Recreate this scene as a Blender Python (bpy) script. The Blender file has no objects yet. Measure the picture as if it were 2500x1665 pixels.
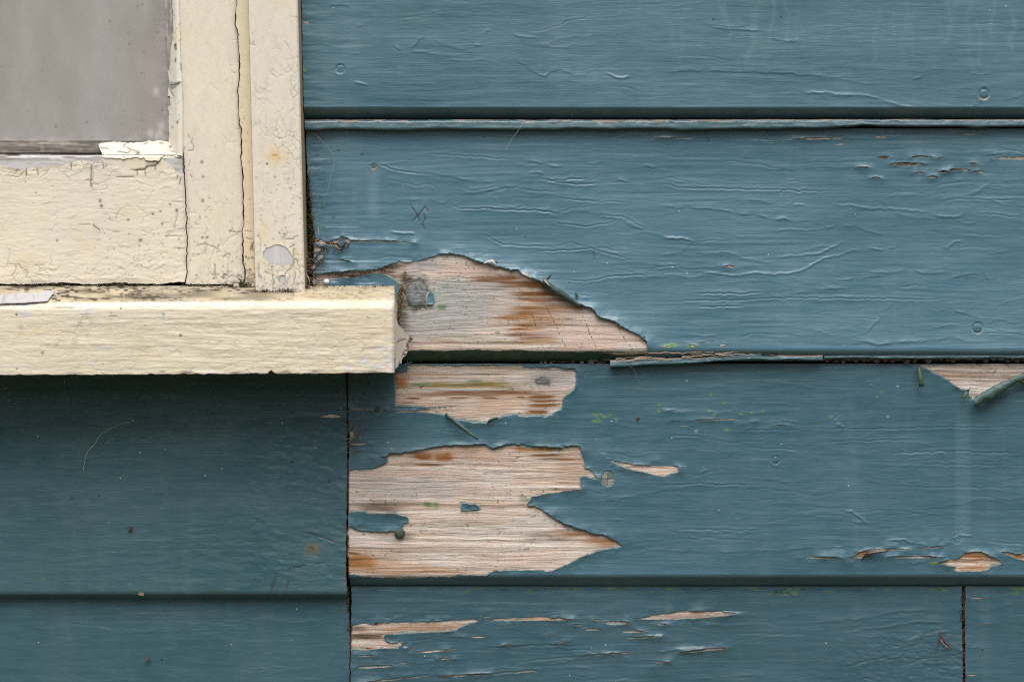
import bpy, math, random
import numpy as np

# ------------------------------------------------------------------ camera, light, exposure
S = 0.0003            # metres per photograph pixel on the wall plane
D = 1.5               # camera distance from the wall plane
CZ = 1.45             # camera height above the ground
sc = bpy.context.scene
COL = sc.collection
cam_d = bpy.data.cameras.new('camera')
cam = bpy.data.objects.new('camera', cam_d); COL.objects.link(cam)
cam.location = (0, -D, CZ); cam.rotation_euler = (math.pi / 2, 0, 0)
cam_d.sensor_width = 36; cam_d.lens = 36 * D / (2500 * S)
cam_d.clip_start = 0.05; cam_d.clip_end = 3000
cam_d.dof.use_dof = True; cam_d.dof.focus_distance = D - 0.004; cam_d.dof.aperture_fstop = 2.2
sc.camera = cam

SUN_EL, SUN_AZ = 67, 184
w = bpy.data.worlds.new('World'); sc.world = w; w.use_nodes = True
nt = w.node_tree
bg = nt.nodes['Background']
sky = nt.nodes.new('ShaderNodeTexSky'); sky.sky_type = 'NISHITA'; sky.sun_disc = False
sky.sun_elevation = math.radians(SUN_EL); sky.sun_rotation = math.radians(SUN_AZ)
sky.air_density = 1.0; sky.dust_density = 4.0; sky.ozone_density = 1.0
hs = nt.nodes.new('ShaderNodeHueSaturation'); hs.inputs['Saturation'].default_value = 0.3
nt.links.new(sky.outputs[0], hs.inputs['Color']); nt.links.new(hs.outputs[0], bg.inputs[0])
bg.inputs[1].default_value = 0.05
sun_d = bpy.data.lights.new('sun', 'SUN'); sun = bpy.data.objects.new('sun', sun_d); COL.objects.link(sun)
sun_d.energy = 1.5; sun_d.angle = math.radians(60); sun_d.color = (1.0, 0.965, 0.91)
sun.rotation_euler = (math.radians(90 - SUN_EL), 0, math.radians(180 - SUN_AZ))
sun.location = (0, -3, 4)
vs_ = sc.view_settings
vs_.view_transform = 'Standard'; vs_.look = 'None'; vs_.exposure = 1.42; vs_.gamma = 1.0; vs_.use_curve_mapping = False
sc.cycles.use_denoising = False; sc.cycles.use_adaptive_sampling = False; sc.cycles.filter_width = 1.1
sc.cycles.max_bounces = 6; sc.cycles.transparent_max_bounces = 8

# ------------------------------------------------------------------ helpers
rng = np.random.default_rng(7)
random.seed(7)

def W(u, v, y):
    """photograph pixel -> point of the scene at depth y"""
    u, v, y = np.broadcast_arrays(np.asarray(u, float), np.asarray(v, float), np.asarray(y, float))
    k = (D + y) / D
    return np.stack([(u - 1250.0) * S * k, y, CZ + (832.5 - v) * S * k], -1)

def h2(ix, iy, seed):
    n = (ix.astype(np.int64) * 374761393 + iy.astype(np.int64) * 668265263 + seed * 974634777).astype(np.uint64) & np.uint64(0xffffffff)
    n = ((n ^ (n >> np.uint64(13))) * np.uint64(1274126177)) & np.uint64(0xffffffff)
    n = n ^ (n >> np.uint64(16))
    return n.astype(np.float64) / 4294967295.0

def vn(x, y, seed=0):
    """value noise, -1..1"""
    x, y = np.broadcast_arrays(np.asarray(x, float), np.asarray(y, float))
    ix = np.floor(x); iy = np.floor(y); fx = x - ix; fy = y - iy
    fx = fx * fx * fx * (fx * (fx * 6 - 15) + 10); fy = fy * fy * fy * (fy * (fy * 6 - 15) + 10)
    a = h2(ix, iy, seed); b = h2(ix + 1, iy, seed); c = h2(ix, iy + 1, seed); d = h2(ix + 1, iy + 1, seed)
    return ((a * (1 - fx) + b * fx) * (1 - fy) + (c * (1 - fx) + d * fx) * fy) * 2 - 1

def fbm(x, y, seed=0, o=3):
    t = 0; a = 1; s = 0
    for i in range(o):
        t = t + a * vn(x * 2 ** i + 17.3 * i, y * 2 ** i + 9.1 * i, seed + i); s += a; a *= .5
    return t / s

def sst(a, b, x):
    t = np.clip((x - a) / (b - a), 0, 1); return t * t * (3 - 2 * t)

def cr(x0, y0, k, s):
    """points traced in an enlarged crop -> photograph pixels; s: 'x,y x,y ...'"""
    return [(x0 + k * float(p.split(',')[0]), y0 + k * float(p.split(',')[1])) for p in s.split()]
K = 900 / 2352; K8 = 800 / 2353; KZ = 480 / 2352; KC = 300 / 2352
c3 = lambda s: cr(700, 0, K, s)
c4 = lambda s: cr(700, 520, K, s)
c5 = lambda s: cr(750, 850, K8, s)
c6 = lambda s: cr(800, 1065, K, s)
cTR = lambda s: cr(1600, 0, K, s)
cR2 = lambda s: cr(1600, 550, K, s)
cBR = lambda s: cr(1600, 1065, K, s)
cBL = lambda s: cr(0, 1050, K, s)
cW1 = lambda s: cr(0, 310, KZ, s)
cW2 = lambda s: cr(560, 560, KC, s)
cW3 = lambda s: cr(0, 640, KZ, s)
cW0 = lambda s: cr(0, 0, K8, s)
cWB = lambda s: cr(0, 500, K8, s)
cE = lambda s: cr(840, 780, KC, s)

def rough(pts, amp=1.2, seg=5, closed=True, r=rng):
    out = []
    n = len(pts); run = r.uniform(0, 900)
    for i in range(n if closed else n - 1):
        a = np.array(pts[i], float); b = np.array(pts[(i + 1) % n], float)
        L = np.hypot(*(b - a)); m = max(1, int(L / seg))
        nx = np.array([-(b - a)[1], (b - a)[0]]) / max(L, 1e-6)
        for j in range(m):
            p = a + (b - a) * j / m
            if j: p = p + nx * amp * (1.3 * float(vn((run + j * L / m) / 13, 0, 91)) + .55 * float(vn((run + j * L / m) / 4.5, 3, 92)) + .25 * r.normal())
            out.append(tuple(p))
        run += L
    if not closed: out.append(tuple(pts[-1]))
    return out

def lens(u, v, L, h, slope=0.0):
    up, lo = [], []
    n = max(4, int(L / 8))
    for i in range(n + 1):
        t = i / n; e = (4 * t * (1 - t)) ** .8
        uu = u - L / 2 + L * t; vv = v + slope * (uu - u)
        up.append((uu, vv - h * .5 * e * (.7 + .5 * rng.random())))
        lo.append((uu, vv + h * .5 * e * (.7 + .5 * rng.random())))
    return up + lo[::-1][1:-1]

class Grid:
    """a sheet of wood or paint laid out over a rectangle of the wall"""
    def __init__(g, us, vs, base, warp=None):
        g.us, g.vs = us, vs
        g.U, g.V = np.meshgrid(us, vs)
        g.Y = base(g.U, g.V)
        g.warp = warp
        g.H = np.zeros_like(g.U)                 # relief towards the viewer, mm
        g.phi = np.full(g.U.shape, 1e3)          # >0: paint there
        g.cut = np.full(g.U.shape, 1e3)          # >0: board there
        g.T = np.zeros(g.U.shape + (4,)); g.T[..., 3] = 1
    def win(g, pts, m):
        p = np.array(pts)
        i0, i1 = np.searchsorted(g.us, [p[:, 0].min() - m, p[:, 0].max() + m])
        j0, j1 = np.searchsorted(g.vs, [p[:, 1].min() - m, p[:, 1].max() + m])
        return slice(j0, j1), slice(i0, i1)
    def dist(g, pts, m, closed):
        w = g.win(pts, m); U = g.U[w]; V = g.V[w]
        if U.size == 0: return w, None, None, None
        d2 = np.full(U.shape, 1e12); g.sg = np.zeros(U.shape); ins = np.zeros(U.shape, bool); fr = np.zeros(U.shape)
        n = len(pts); e = n if closed else n - 1
        for i in range(e):
            ax, ay = pts[i]; bx, by = pts[(i + 1) % n]
            dx, dy = bx - ax, by - ay; l2 = dx * dx + dy * dy + 1e-9
            t = np.clip(((U - ax) * dx + (V - ay) * dy) / l2, 0, 1)
            q = (U - ax - t * dx) ** 2 + (V - ay - t * dy) ** 2
            if closed:
                if ay != by:
                    ins ^= ((ay > V) != (by > V)) & (U < (bx - ax) * (V - ay) / (by - ay) + ax)
            else:
                fr = np.where(q < d2, (i + t) / e, fr); g.sg = np.where(q < d2, V - ay - t * dy, g.sg)
            d2 = np.minimum(d2, q)
        d = np.sqrt(d2)
        return w, d, ins, fr
    def hole(g, pts, A=.5, wd=14, m=130, cut=False, seed=0):
        w, d, ins, _ = g.dist(pts, m, True)
        if d is None: return
        s = np.where(ins, -d, d)
        if cut:
            g.cut[w] = np.minimum(g.cut[w], s)
        g.phi[w] = np.minimum(g.phi[w], s)
        if A:
            a = A * np.clip(.62 + .9 * vn(g.U[w] / 34, g.V[w] / 26, 50 + seed) + .3 * vn(g.U[w] / 11, g.V[w] / 11, 70 + seed), .05, 2.2)
            g.H[w] += a * np.exp(-np.maximum(s, 0) / wd) * sst(m, m * .5, s)
    def island(g, pts, A=.2, wd=8):
        w, d, ins, _ = g.dist(pts, 30, True)
        if d is None: return
        s = np.where(ins, d, -d)
        g.phi[w] = np.maximum(g.phi[w], s)
        g.H[w] += A * np.exp(-np.maximum(s, 0) / wd)
    def line(g, pts, wd=3.5, a=.25, kind='ridge', tint=None):
        w, d, _, fr = g.dist(pts, wd * (7 if kind == 'step' else 4) + 2, False)
        if d is None: return
        tp = np.clip(np.minimum(fr, 1 - fr) * 5 + .15, 0, 1)
        if kind == 'ridge': g.H[w] += a * tp * np.exp(-(d / wd) ** 2)
        elif kind == 'step':    # a lap in the coat: swells towards the line, drops sharply under it
            n_ = .6 + .5 * vn(g.U[w] / 23, g.V[w] / 40, 8)
            g.H[w] += a * tp * n_ * np.where(g.sg < 0, np.exp(-d / (1.9 * wd)), np.exp(-(d / (.62 * wd)) ** 2))
        elif kind == 'check': g.H[w] += a * tp * (np.exp(-(d / (2.2 * wd)) ** 2) - 1.5 * np.exp(-(d / (.8 * wd)) ** 2))
        elif kind == 'groove': g.H[w] -= a * tp * np.exp(-(d / wd) ** 2)
        if tint is not None:
            ch, s, tw = tint
            g.T[w + (ch,)] = np.maximum(g.T[w + (ch,)], s * np.clip(tp * 1.5, 0, 1) * np.exp(-(d / tw) ** 2))
    def spot(g, u, v, ru, rv, ch, s, p=2):
        w = g.win([(u, v)], max(ru, rv) * 2.5)
        r = ((g.U[w] - u) / ru) ** 2 + ((g.V[w] - v) / rv) ** 2
        g.T[w + (ch,)] = np.maximum(g.T[w + (ch,)], s * np.exp(-r ** (p / 2)))
    def rust(g, u, v, ru, rv, s):
        w = g.win([(u, v)], max(ru, rv) * 3)
        r = ((g.U[w] - u) / ru) ** 2 + ((g.V[w] - v) / rv) ** 2
        m = s * np.exp(-r) * np.clip(.7 + .7 * vn(g.U[w] / 5, g.V[w] / 5, 21), 0, 1.2)
        g.T[w + (3,)] = np.minimum(g.T[w + (3,)], 1 - np.clip(m, 0, 1))
    def bump(g, u, v, ru, rv, a, p=2):
        w = g.win([(u, v)], max(ru, rv) * 2.5)
        r = ((g.U[w] - u) / ru) ** 2 + ((g.V[w] - v) / rv) ** 2
        g.H[w] += a * np.exp(-r ** (p / 2))
    def nail(g, u, v, r, dip=.7, disc=.55):
        w = g.win([(u, v)], r * 2.5)
        q = np.hypot(g.U[w] - u, g.V[w] - v) / r
        dip = dip * .6; an = np.arctan2(g.V[w] - v, g.U[w] - u); md = .62 + .45 * vn(an * 1.3, u, 3)
        g.H[w] += -dip * md * np.exp(-((q - .95) / .17) ** 2) - dip * .4 * (q < .95) + .12 * md * np.exp(-((q - 1.4) / .3) ** 2)

class Tri:
    """collects triangles, builds one mesh object"""
    def __init__(t): t.V = []; t.F = []; t.M = []; t.C = []; t.n = 0; t.flat = []
    def add(t, V, F, mat=0, col=(1, 1, 1, 1), smooth=True):
        V = np.asarray(V, float).reshape(-1, 3); F = np.asarray(F, int)
        if F.ndim == 2 and F.shape[1] == 4: F = np.concatenate([F[:, [0, 1, 2]], F[:, [0, 2, 3]]])
        C = np.asarray(col, float)
        if C.ndim == 1: C = np.tile(C, (len(V), 1))
        t.V.append(V); t.F.append(F + t.n); t.M.append(np.full(len(F), mat)); t.C.append(C); t.flat.append(np.full(len(F), smooth)); t.n += len(V)
    def build(t, name, mats, parent=None, origin=None):
        V = np.concatenate(t.V); F = np.concatenate(t.F); M = np.concatenate(t.M); C = np.concatenate(t.C); sm = np.concatenate(t.flat)
        if origin is not None: V = V - np.asarray(origin)
        me = bpy.data.meshes.new(name)
        me.vertices.add(len(V)); me.vertices.foreach_set('co', V.astype(np.float32).ravel())
        me.loops.add(F.size); me.loops.foreach_set('vertex_index', F.astype(np.int32).ravel())
        me.polygons.add(len(F)); me.polygons.foreach_set('loop_start', np.arange(0, F.size, 3, dtype=np.int32))
        me.polygons.foreach_set('material_index', M.astype(np.int32))
        at = me.attributes.new('tint', 'FLOAT_COLOR', 'POINT'); at.data.foreach_set('color', C.astype(np.float32).ravel())
        me.update(calc_edges=True)
        me.polygons.foreach_set('use_smooth', sm.astype(bool))
        for m in (mats if isinstance(mats, (list, tuple)) else [mats]): me.materials.append(m)
        o = bpy.data.objects.new(name, me); COL.objects.link(o)
        if parent is not None: o.parent = parent
        if origin is not None: o.location = origin
        return o

def march(g, phi, H, C, thick=0.0, tri=None, mat=0, mat2=None, mat3=None):
    """keep the part of a grid where phi > 0, cut cleanly along phi = 0; thick > 0 adds an edge and an underside"""
    U, V = (g.U, g.V) if g.warp is None else g.warp(g.U, g.V)
    P = W(U, V, g.Y).reshape(-1, 3)
    P[:, 1] -= H.ravel() * .001
    f = phi.ravel(); C = C.reshape(-1, 4)
    nv, nu = phi.shape
    idx = np.arange(nv * nu).reshape(nv, nu)
    a = idx[:-1, :-1].ravel(); b = idx[:-1, 1:].ravel(); c = idx[1:, 1:].ravel(); d = idx[1:, :-1].ravel()
    sel = np.maximum(np.maximum(f[a], f[b]), np.maximum(f[c], f[d])) > 0
    a, b, c, d = a[sel], b[sel], c[sel], d[sel]
    alt = ((a // nu + a % nu) % 2).astype(bool)
    T = np.concatenate([np.stack([a, d, c], 1)[alt], np.stack([a, c, b], 1)[alt], np.stack([a, d, b], 1)[~alt], np.stack([b, d, c], 1)[~alt]])
    ins = f[T] > 0; k = ins.sum(1)
    out = [T[k == 3]]
    ex = []; be = []
    base = len(P); keys = []; m1 = T[k == 1]; m2 = T[k == 2]
    # rotate so that the odd corner comes first
    def rot(m, odd):
        j = np.argmax(odd, 1)
        return np.stack([m[np.arange(len(m)), (j + q) % 3] for q in range(3)], 1)
    m1 = rot(m1, f[m1] > 0); m2 = rot(m2, f[m2] <= 0)
    N = len(P)
    def key(x, y): return np.minimum(x, y).astype(np.int64) * N + np.maximum(x, y)
    k1a, k1b = key(m1[:, 0], m1[:, 1]), key(m1[:, 0], m1[:, 2])
    k2a, k2b = key(m2[:, 0], m2[:, 1]), key(m2[:, 0], m2[:, 2])
    allk = np.concatenate([k1a, k1b, k2a, k2b])
    if len(allk):
        uq, inv = np.unique(allk, return_inverse=True)
        p, q = uq // N, uq % N
        t = (f[p] / (f[p] - f[q] + 1e-12))[:, None]
        P = np.concatenate([P, P[p] * (1 - t) + P[q] * t]); C = np.concatenate([C, C[p] * (1 - t) + C[q] * t])
        f = np.concatenate([f, np.zeros(len(uq))])
        inv = inv + base; n1, n2 = len(k1a), len(k2a)
        e1a, e1b, e2a, e2b = inv[:n1], inv[n1:2 * n1], inv[2 * n1:2 * n1 + n2], inv[2 * n1 + n2:]
        out.append(np.stack([m1[:, 0], e1a, e1b], 1))
        out.append(np.stack([e2a, m2[:, 1], m2[:, 2]], 1)); out.append(np.stack([e2a, m2[:, 2], e2b], 1))
        be = np.concatenate([np.stack([e1a, e1b], 1), np.stack([e2b, e2a], 1)])
    F = np.concatenate(out)
    tri = tri or Tri()
    used = np.unique(F); mp = np.full(len(P), -1); mp[used] = np.arange(len(used))
    tri.add(P[used], mp[F], mat, C[used])
    if thick and len(be):
        off = np.array([0, thick * .001, 0])
        n = len(be)
        sv = np.concatenate([P[be[:, 0]], P[be[:, 1]], P[be[:, 1]] + off, P[be[:, 0]] + off])
        r = np.arange(n)
        tri.add(sv, np.stack([r, r + n, r + 2 * n, r + 3 * n], 1)[:, ::-1], mat3 if mat3 is not None else mat if mat2 is None else mat2, np.tile(C[be[:, 0]], (4, 1)))
        near = (f[F] < 34).any(1); Fn = F[near]
        us_ = np.unique(Fn); mp = np.full(len(P), -1); mp[us_] = np.arange(len(us_))
        tri.add(P[us_] + off, mp[Fn][:, ::-1], mat if mat2 is None else mat2, C[us_])
    return tri

def axis(a, b, d, lo, hi, coarse=45):
    p = []
    a0, b0 = max(a, lo), min(b, hi)
    if a < lo: p += list(np.linspace(a, min(lo, b), max(2, int((min(lo, b) - a) / coarse)))[:-1])
    if b0 > a0: p += list(np.linspace(a0, b0, max(2, int(round((b0 - a0) / d)) + 1)))
    if b > hi: p += list(np.linspace(max(hi, a), b, max(2, int((b - max(hi, a)) / coarse)))[1:])
    return np.array(p)

def prism(tri, u0, u1, prof, yb, mat=0, col=(1, 1, 1, 1)):
    """solid board body: profile [(v, y)] run from u0 to u1, back at yb"""
    pts = list(prof) + [(prof[-1][0], yb), (prof[0][0], yb)]
    n = len(pts)
    A = np.array([W(u0, v, y) for v, y in pts]); B = np.array([W(u1, v, y) for v, y in pts])
    r = np.arange(n); q = (r + 1) % n
    for i in range(n):
        j = (i + 1) % n
        tri.add([A[i], B[i], B[j], A[j]], [[0, 1, 2, 3]], mat, col, smooth=False)
    for E in (A, B):
        c = E.mean(0)
        for i in range(n):
            tri.add([c, E[i], E[(i + 1) % n]], [[0, 1, 2]], mat, col, smooth=False)

def tube(tri, pts, rad, n=7, mat=0, col=(1, 1, 1, 1), flat=1.0):
    pts = np.asarray(pts, float); m = len(pts)
    rad = np.broadcast_to(np.asarray(rad, float), (m,))
    tg = np.gradient(pts, axis=0); tg /= np.linalg.norm(tg, axis=1)[:, None] + 1e-12
    up = np.array([0, -1, 0.01]); V = []
    for i in range(m):
        s = np.cross(tg[i], up); s /= np.linalg.norm(s) + 1e-12
        q = np.cross(s, tg[i])
        for j in range(n):
            an = 2 * math.pi * j / n
            V.append(pts[i] + rad[i] * (math.cos(an) * s + flat * math.sin(an) * q))
    F = [[i * n + j, i * n + (j + 1) % n, (i + 1) * n + (j + 1) % n, (i + 1) * n + j] for i in range(m - 1) for j in range(n)]
    b = len(V); V += [pts[0], pts[-1]]
    tri.add(V, np.array(F), mat, col)
    cap = [[j, (j + 1) % n, n] for j in range(n)]
    tri.add(np.concatenate([V[:n], [pts[0]]]), np.array(cap), mat, col); tri.add(np.concatenate([V[b - n:b], [pts[-1]]]), np.array(cap), mat, col)

def ball(tri, c, r, n=10, mat=0, col=(1, 1, 1, 1), sq=(1, 1, 1), lump=0.0, seed=0):
    V = []; F = []
    m = n // 2 + 1
    for i in range(m + 1):
        th = math.pi * i / m
        for j in range(n):
            ph = 2 * math.pi * j / n
            p = np.array([math.sin(th) * math.cos(ph) * sq[0], math.sin(th) * math.sin(ph) * sq[1], math.cos(th) * sq[2]])
            k = 1 + lump * float(vn(p[0] * 2 + 5 + seed, p[2] * 2 + 7 + p[1] * 1.3, seed))
            V.append(np.asarray(c) + r * k * p)
    for i in range(m):
        for j in range(n):
            F.append([i * n + j, i * n + (j + 1) % n, (i + 1) * n + (j + 1) % n, (i + 1) * n + j])
    tri.add(V, np.array(F), mat, col)

def ribbon(tri, path, wid, dirn, thick, mat=0, col=(1, 1, 1, 1)):
    """a thin bent strip with real thickness: path 3-D points, width along dirn (per point)"""
    path = np.asarray(path, float); n = len(path); wid = np.broadcast_to(wid, (n,))
    dirn = np.asarray(dirn, float)
    if dirn.ndim == 1: dirn = np.tile(dirn, (n, 1))
    dirn = dirn / np.linalg.norm(dirn, axis=1)[:, None]
    tg = np.gradient(path, axis=0); nm = np.cross(tg, dirn); nm /= np.linalg.norm(nm, axis=1)[:, None] + 1e-12
    L = path - dirn * wid[:, None] / 2; R = path + dirn * wid[:, None] / 2
    M_ = path + nm * wid[:, None] * .12
    rows = [L, M_, R, R + nm * thick, M_ + nm * thick, L + nm * thick]
    V = np.stack(rows, 1).reshape(-1, 3)
    F = [[i * 6 + j, i * 6 + (j + 1) % 6, (i + 1) * 6 + (j + 1) % 6, (i + 1) * 6 + j] for i in range(n - 1) for j in range(6)]
    F += [[0, 1, 4, 5], [1, 2, 3, 4], [(n - 1) * 6 + q for q in (0, 1, 4, 5)], [(n - 1) * 6 + q for q in (1, 2, 3, 4)]]
    tri.add(V, np.array(F), mat, col)

def thing(name, label, cat, loc=(0, 0, 0), group=None):
    o = bpy.data.objects.new(name, None); COL.objects.link(o)
    o.location = loc; o.empty_display_size = .05
    o['label'] = label; o['category'] = cat
    if group: o['group'] = group
    return o
def tag(o, label, cat, group=None, kind=None):
    o['label'] = label; o['category'] = cat
    if group: o['group'] = group
    if kind: o['kind'] = kind
    return o
# ------------------------------------------------------------------ materials
class NT:
    def __init__(s, name):
        s.m = bpy.data.materials.new(name); s.m.use_nodes = True; s.t = s.m.node_tree
        s.b = s.t.nodes['Principled BSDF']
        s.co = s.n('ShaderNodeTexCoord').outputs['Object']
    def n(s, ty, **kw):
        x = s.t.nodes.new(ty)
        for k, v in kw.items(): setattr(x, k, v)
        return x
    def put(s, sock, v):
        if hasattr(v, 'is_output') or isinstance(v, bpy.types.NodeSocket): s.t.links.new(v, sock)
        elif v is not None: sock.default_value = v
    def noise(s, scale, detail=3, rough=.55, sx=1, sy=1, sz=1, dist=0.0, off=0):
        mp = s.n('ShaderNodeMapping'); mp.inputs['Scale'].default_value = (sx, sy, sz); mp.inputs['Location'].default_value = (off, off * .7, off * 1.3)
        s.put(mp.inputs[0], s.co)
        x = s.n('ShaderNodeTexNoise'); s.put(x.inputs['Vector'], mp.outputs[0])
        x.inputs['Scale'].default_value = scale; x.inputs['Detail'].default_value = detail; x.inputs['Roughness'].default_value = rough; x.inputs['Distortion'].default_value = dist
        return x.outputs[0]
    def ramp(s, v, a, b, lo=0.0, hi=1.0):
        x = s.n('ShaderNodeMapRange'); x.interpolation_type = 'SMOOTHSTEP'
        for i, q in enumerate((v, a, b, lo, hi)): s.put(x.inputs[i], q)
        return x.outputs[0]
    def math(s, op, a, b=None):
        x = s.n('ShaderNodeMath', operation=op); s.put(x.inputs[0], a); s.put(x.inputs[1], b); return x.outputs[0]
    def mix(s, f, a, b, mode='MIX'):
        x = s.n('ShaderNodeMix', data_type='RGBA', blend_type=mode); s.put(x.inputs[0], f)
        s.put(x.inputs[6], a if not isinstance(a, tuple) else a + (1,) * (4 - len(a))); s.put(x.inputs[7], b if not isinstance(b, tuple) else b + (1,) * (4 - len(b)))
        return x.outputs[2]
    def attr(s, name='tint'):
        a = s.n('ShaderNodeAttribute', attribute_name=name); sp = s.n('ShaderNodeSeparateColor'); s.put(sp.inputs[0], a.outputs['Color'])
        return a.outputs['Color'], sp.outputs[0], sp.outputs[1], sp.outputs[2]
    def bump(s, h, dist, strength=1.0, prev=None):
        x = s.n('ShaderNodeBump'); x.inputs['Strength'].default_value = strength; x.inputs['Distance'].default_value = dist
        s.put(x.inputs['Height'], h)
        if prev is not None: s.put(x.inputs['Normal'], prev)
        return x.outputs[0]
    def out(s, col, rough=.5, nrm=None, spec=.5):
        s.put(s.b.inputs['Base Color'], col if not isinstance(col, tuple) else col + (1,) * (4 - len(col)))
        s.put(s.b.inputs['Roughness'], rough); s.b.inputs['Specular IOR Level'].default_value = spec
        if nrm is not None: s.put(s.b.inputs['Normal'], nrm)
        return s.m

def blue_paint():
    s = NT('blue_paint')
    _, pale, alg, grime = s.attr()
    big = s.noise(9, 4, .6, 1, 1, 2.2)
    col = s.mix(s.ramp(big, .3, .7), (.056, .134, .176), (.081, .168, .215))
    streak = s.noise(30, 4, .65, 1.2, 1, 30)
    col = s.mix(s.ramp(streak, .35, .75, 0, .35), col, (.049, .115, .146))
    chalk = s.noise(38, 5, .7, 1, 1, 1.5, .4, 3)
    col = s.mix(s.ramp(chalk, .52, .8, 0, .34), col, (.12, .205, .24))
    runs = s.noise(13, 4, .65, 3.2, 1, .4, .3, 8)      # rain runs and chalking
    col = s.mix(s.ramp(runs, .52, .78, 0, .26), col, (.13, .205, .235))
    col = s.mix(s.ramp(s.noise(6, 4, .6, 1.6, 1, 1.2, .4, 12), .5, .75, 0, .3), col, (.043, .112, .128))
    col = s.mix(pale, col, (.2, .31, .37))
    col = s.mix(alg, col, (.17, .29, .05))
    col = s.mix(1.0, col, s.n('ShaderNodeObjectInfo').outputs['Color'], 'MULTIPLY')   # slight paint variation, plus shade painted into lower and under-sill boards
    al = s.n('ShaderNodeAttribute', attribute_name='tint').outputs['Alpha']
    col = s.mix(s.math('SUBTRACT', 1.0, al), col, (.24, .165, .035))     # ochre rust bleed
    col = s.mix(grime, col, (.03, .026, .018))
    # scattered specks of dust
    vo = s.n('ShaderNodeTexVoronoi'); s.put(vo.inputs['Vector'], s.co); vo.inputs['Scale'].default_value = 85
    sp = s.math('MULTIPLY', s.math('LESS_THAN', vo.outputs['Distance'], .045), s.ramp(vo.outputs['Color'], .72, .74))
    col = s.mix(sp, col, (.45, .47, .42))
    vo2 = s.n('ShaderNodeTexVoronoi'); s.put(vo2.inputs['Vector'], s.co); vo2.inputs['Scale'].default_value = 60; vo2.inputs['Randomness'].default_value = .9
    sp2 = s.math('MULTIPLY', s.math('LESS_THAN', vo2.outputs['Distance'], .05), s.ramp(vo2.outputs['Color'], .8, .82))
    col = s.mix(sp2, col, (.05, .03, .02))
    br = s.noise(36, 3, .6, 1, 1, 26)
    bm = s.ramp(s.noise(8, 3, .6, 1, 1, 2.5, .5, 11), .35, .7, .25, 1.0)
    n1 = s.bump(s.math('MULTIPLY', br, bm), .0004, .36); n1 = s.bump(s.math('MULTIPLY', s.noise(40, 3, .65, 2.2, 1, 50, .3, 5), bm), .0002, .42, n1)
    fine = s.noise(320, 3, .6, .5, 1, 2.2)
    n2 = s.bump(fine, .00016, .7, n1)
    ro = s.ramp(s.noise(60, 3, .6, 1, 1, 3, 0, 7), .3, .7, .25, .42)
    return s.out(col, ro, n2, .6)

def old_green(name='old_green_paint', c=(.017, .047, .03)):
    s = NT(name)
    _, pale, alg, grime = s.attr()
    col = s.mix(s.ramp(s.noise(120, 4, .6, 1, 1, 6), .35, .7), c, tuple(x * 1.7 for x in c))
    col = s.mix(s.ramp(s.noise(420, 3, .6), .62, .72, 0, .5), col, (.13, .2, .05))
    return s.out(col, .55, s.bump(s.noise(200, 3, .6, .4, 1, 5), .0003, .8))

def wood(name='bare_wood'):
    s = NT(name)
    c, _, _, _ = s.attr()
    f = s.noise(100, 4, .65, .5, 1, 9, .35)
    col = s.mix(s.ramp(f, .45, .75, 0, .5), c, s.mix(1.0, c, (.52, .45, .40), 'MULTIPLY'))
    f3 = s.noise(90, 3, .6, .3, 1, 14, 0, 6)
    col = s.mix(s.ramp(f3, .55, .75, 0, .5), col, s.mix(1.0, c, (1.3, 1.34, 1.38), 'MULTIPLY'))
    f2 = s.noise(420, 3, .65, .4, 1, 2)
    col = s.mix(s.ramp(f2, .62, .75, 0, .22), col, (.13, .115, .10))
    n1 = s.bump(f, .0007, 1.0); n2 = s.bump(f2, .0002, .7, n1)
    return s.out(col, .8, n2, .25)

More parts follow.
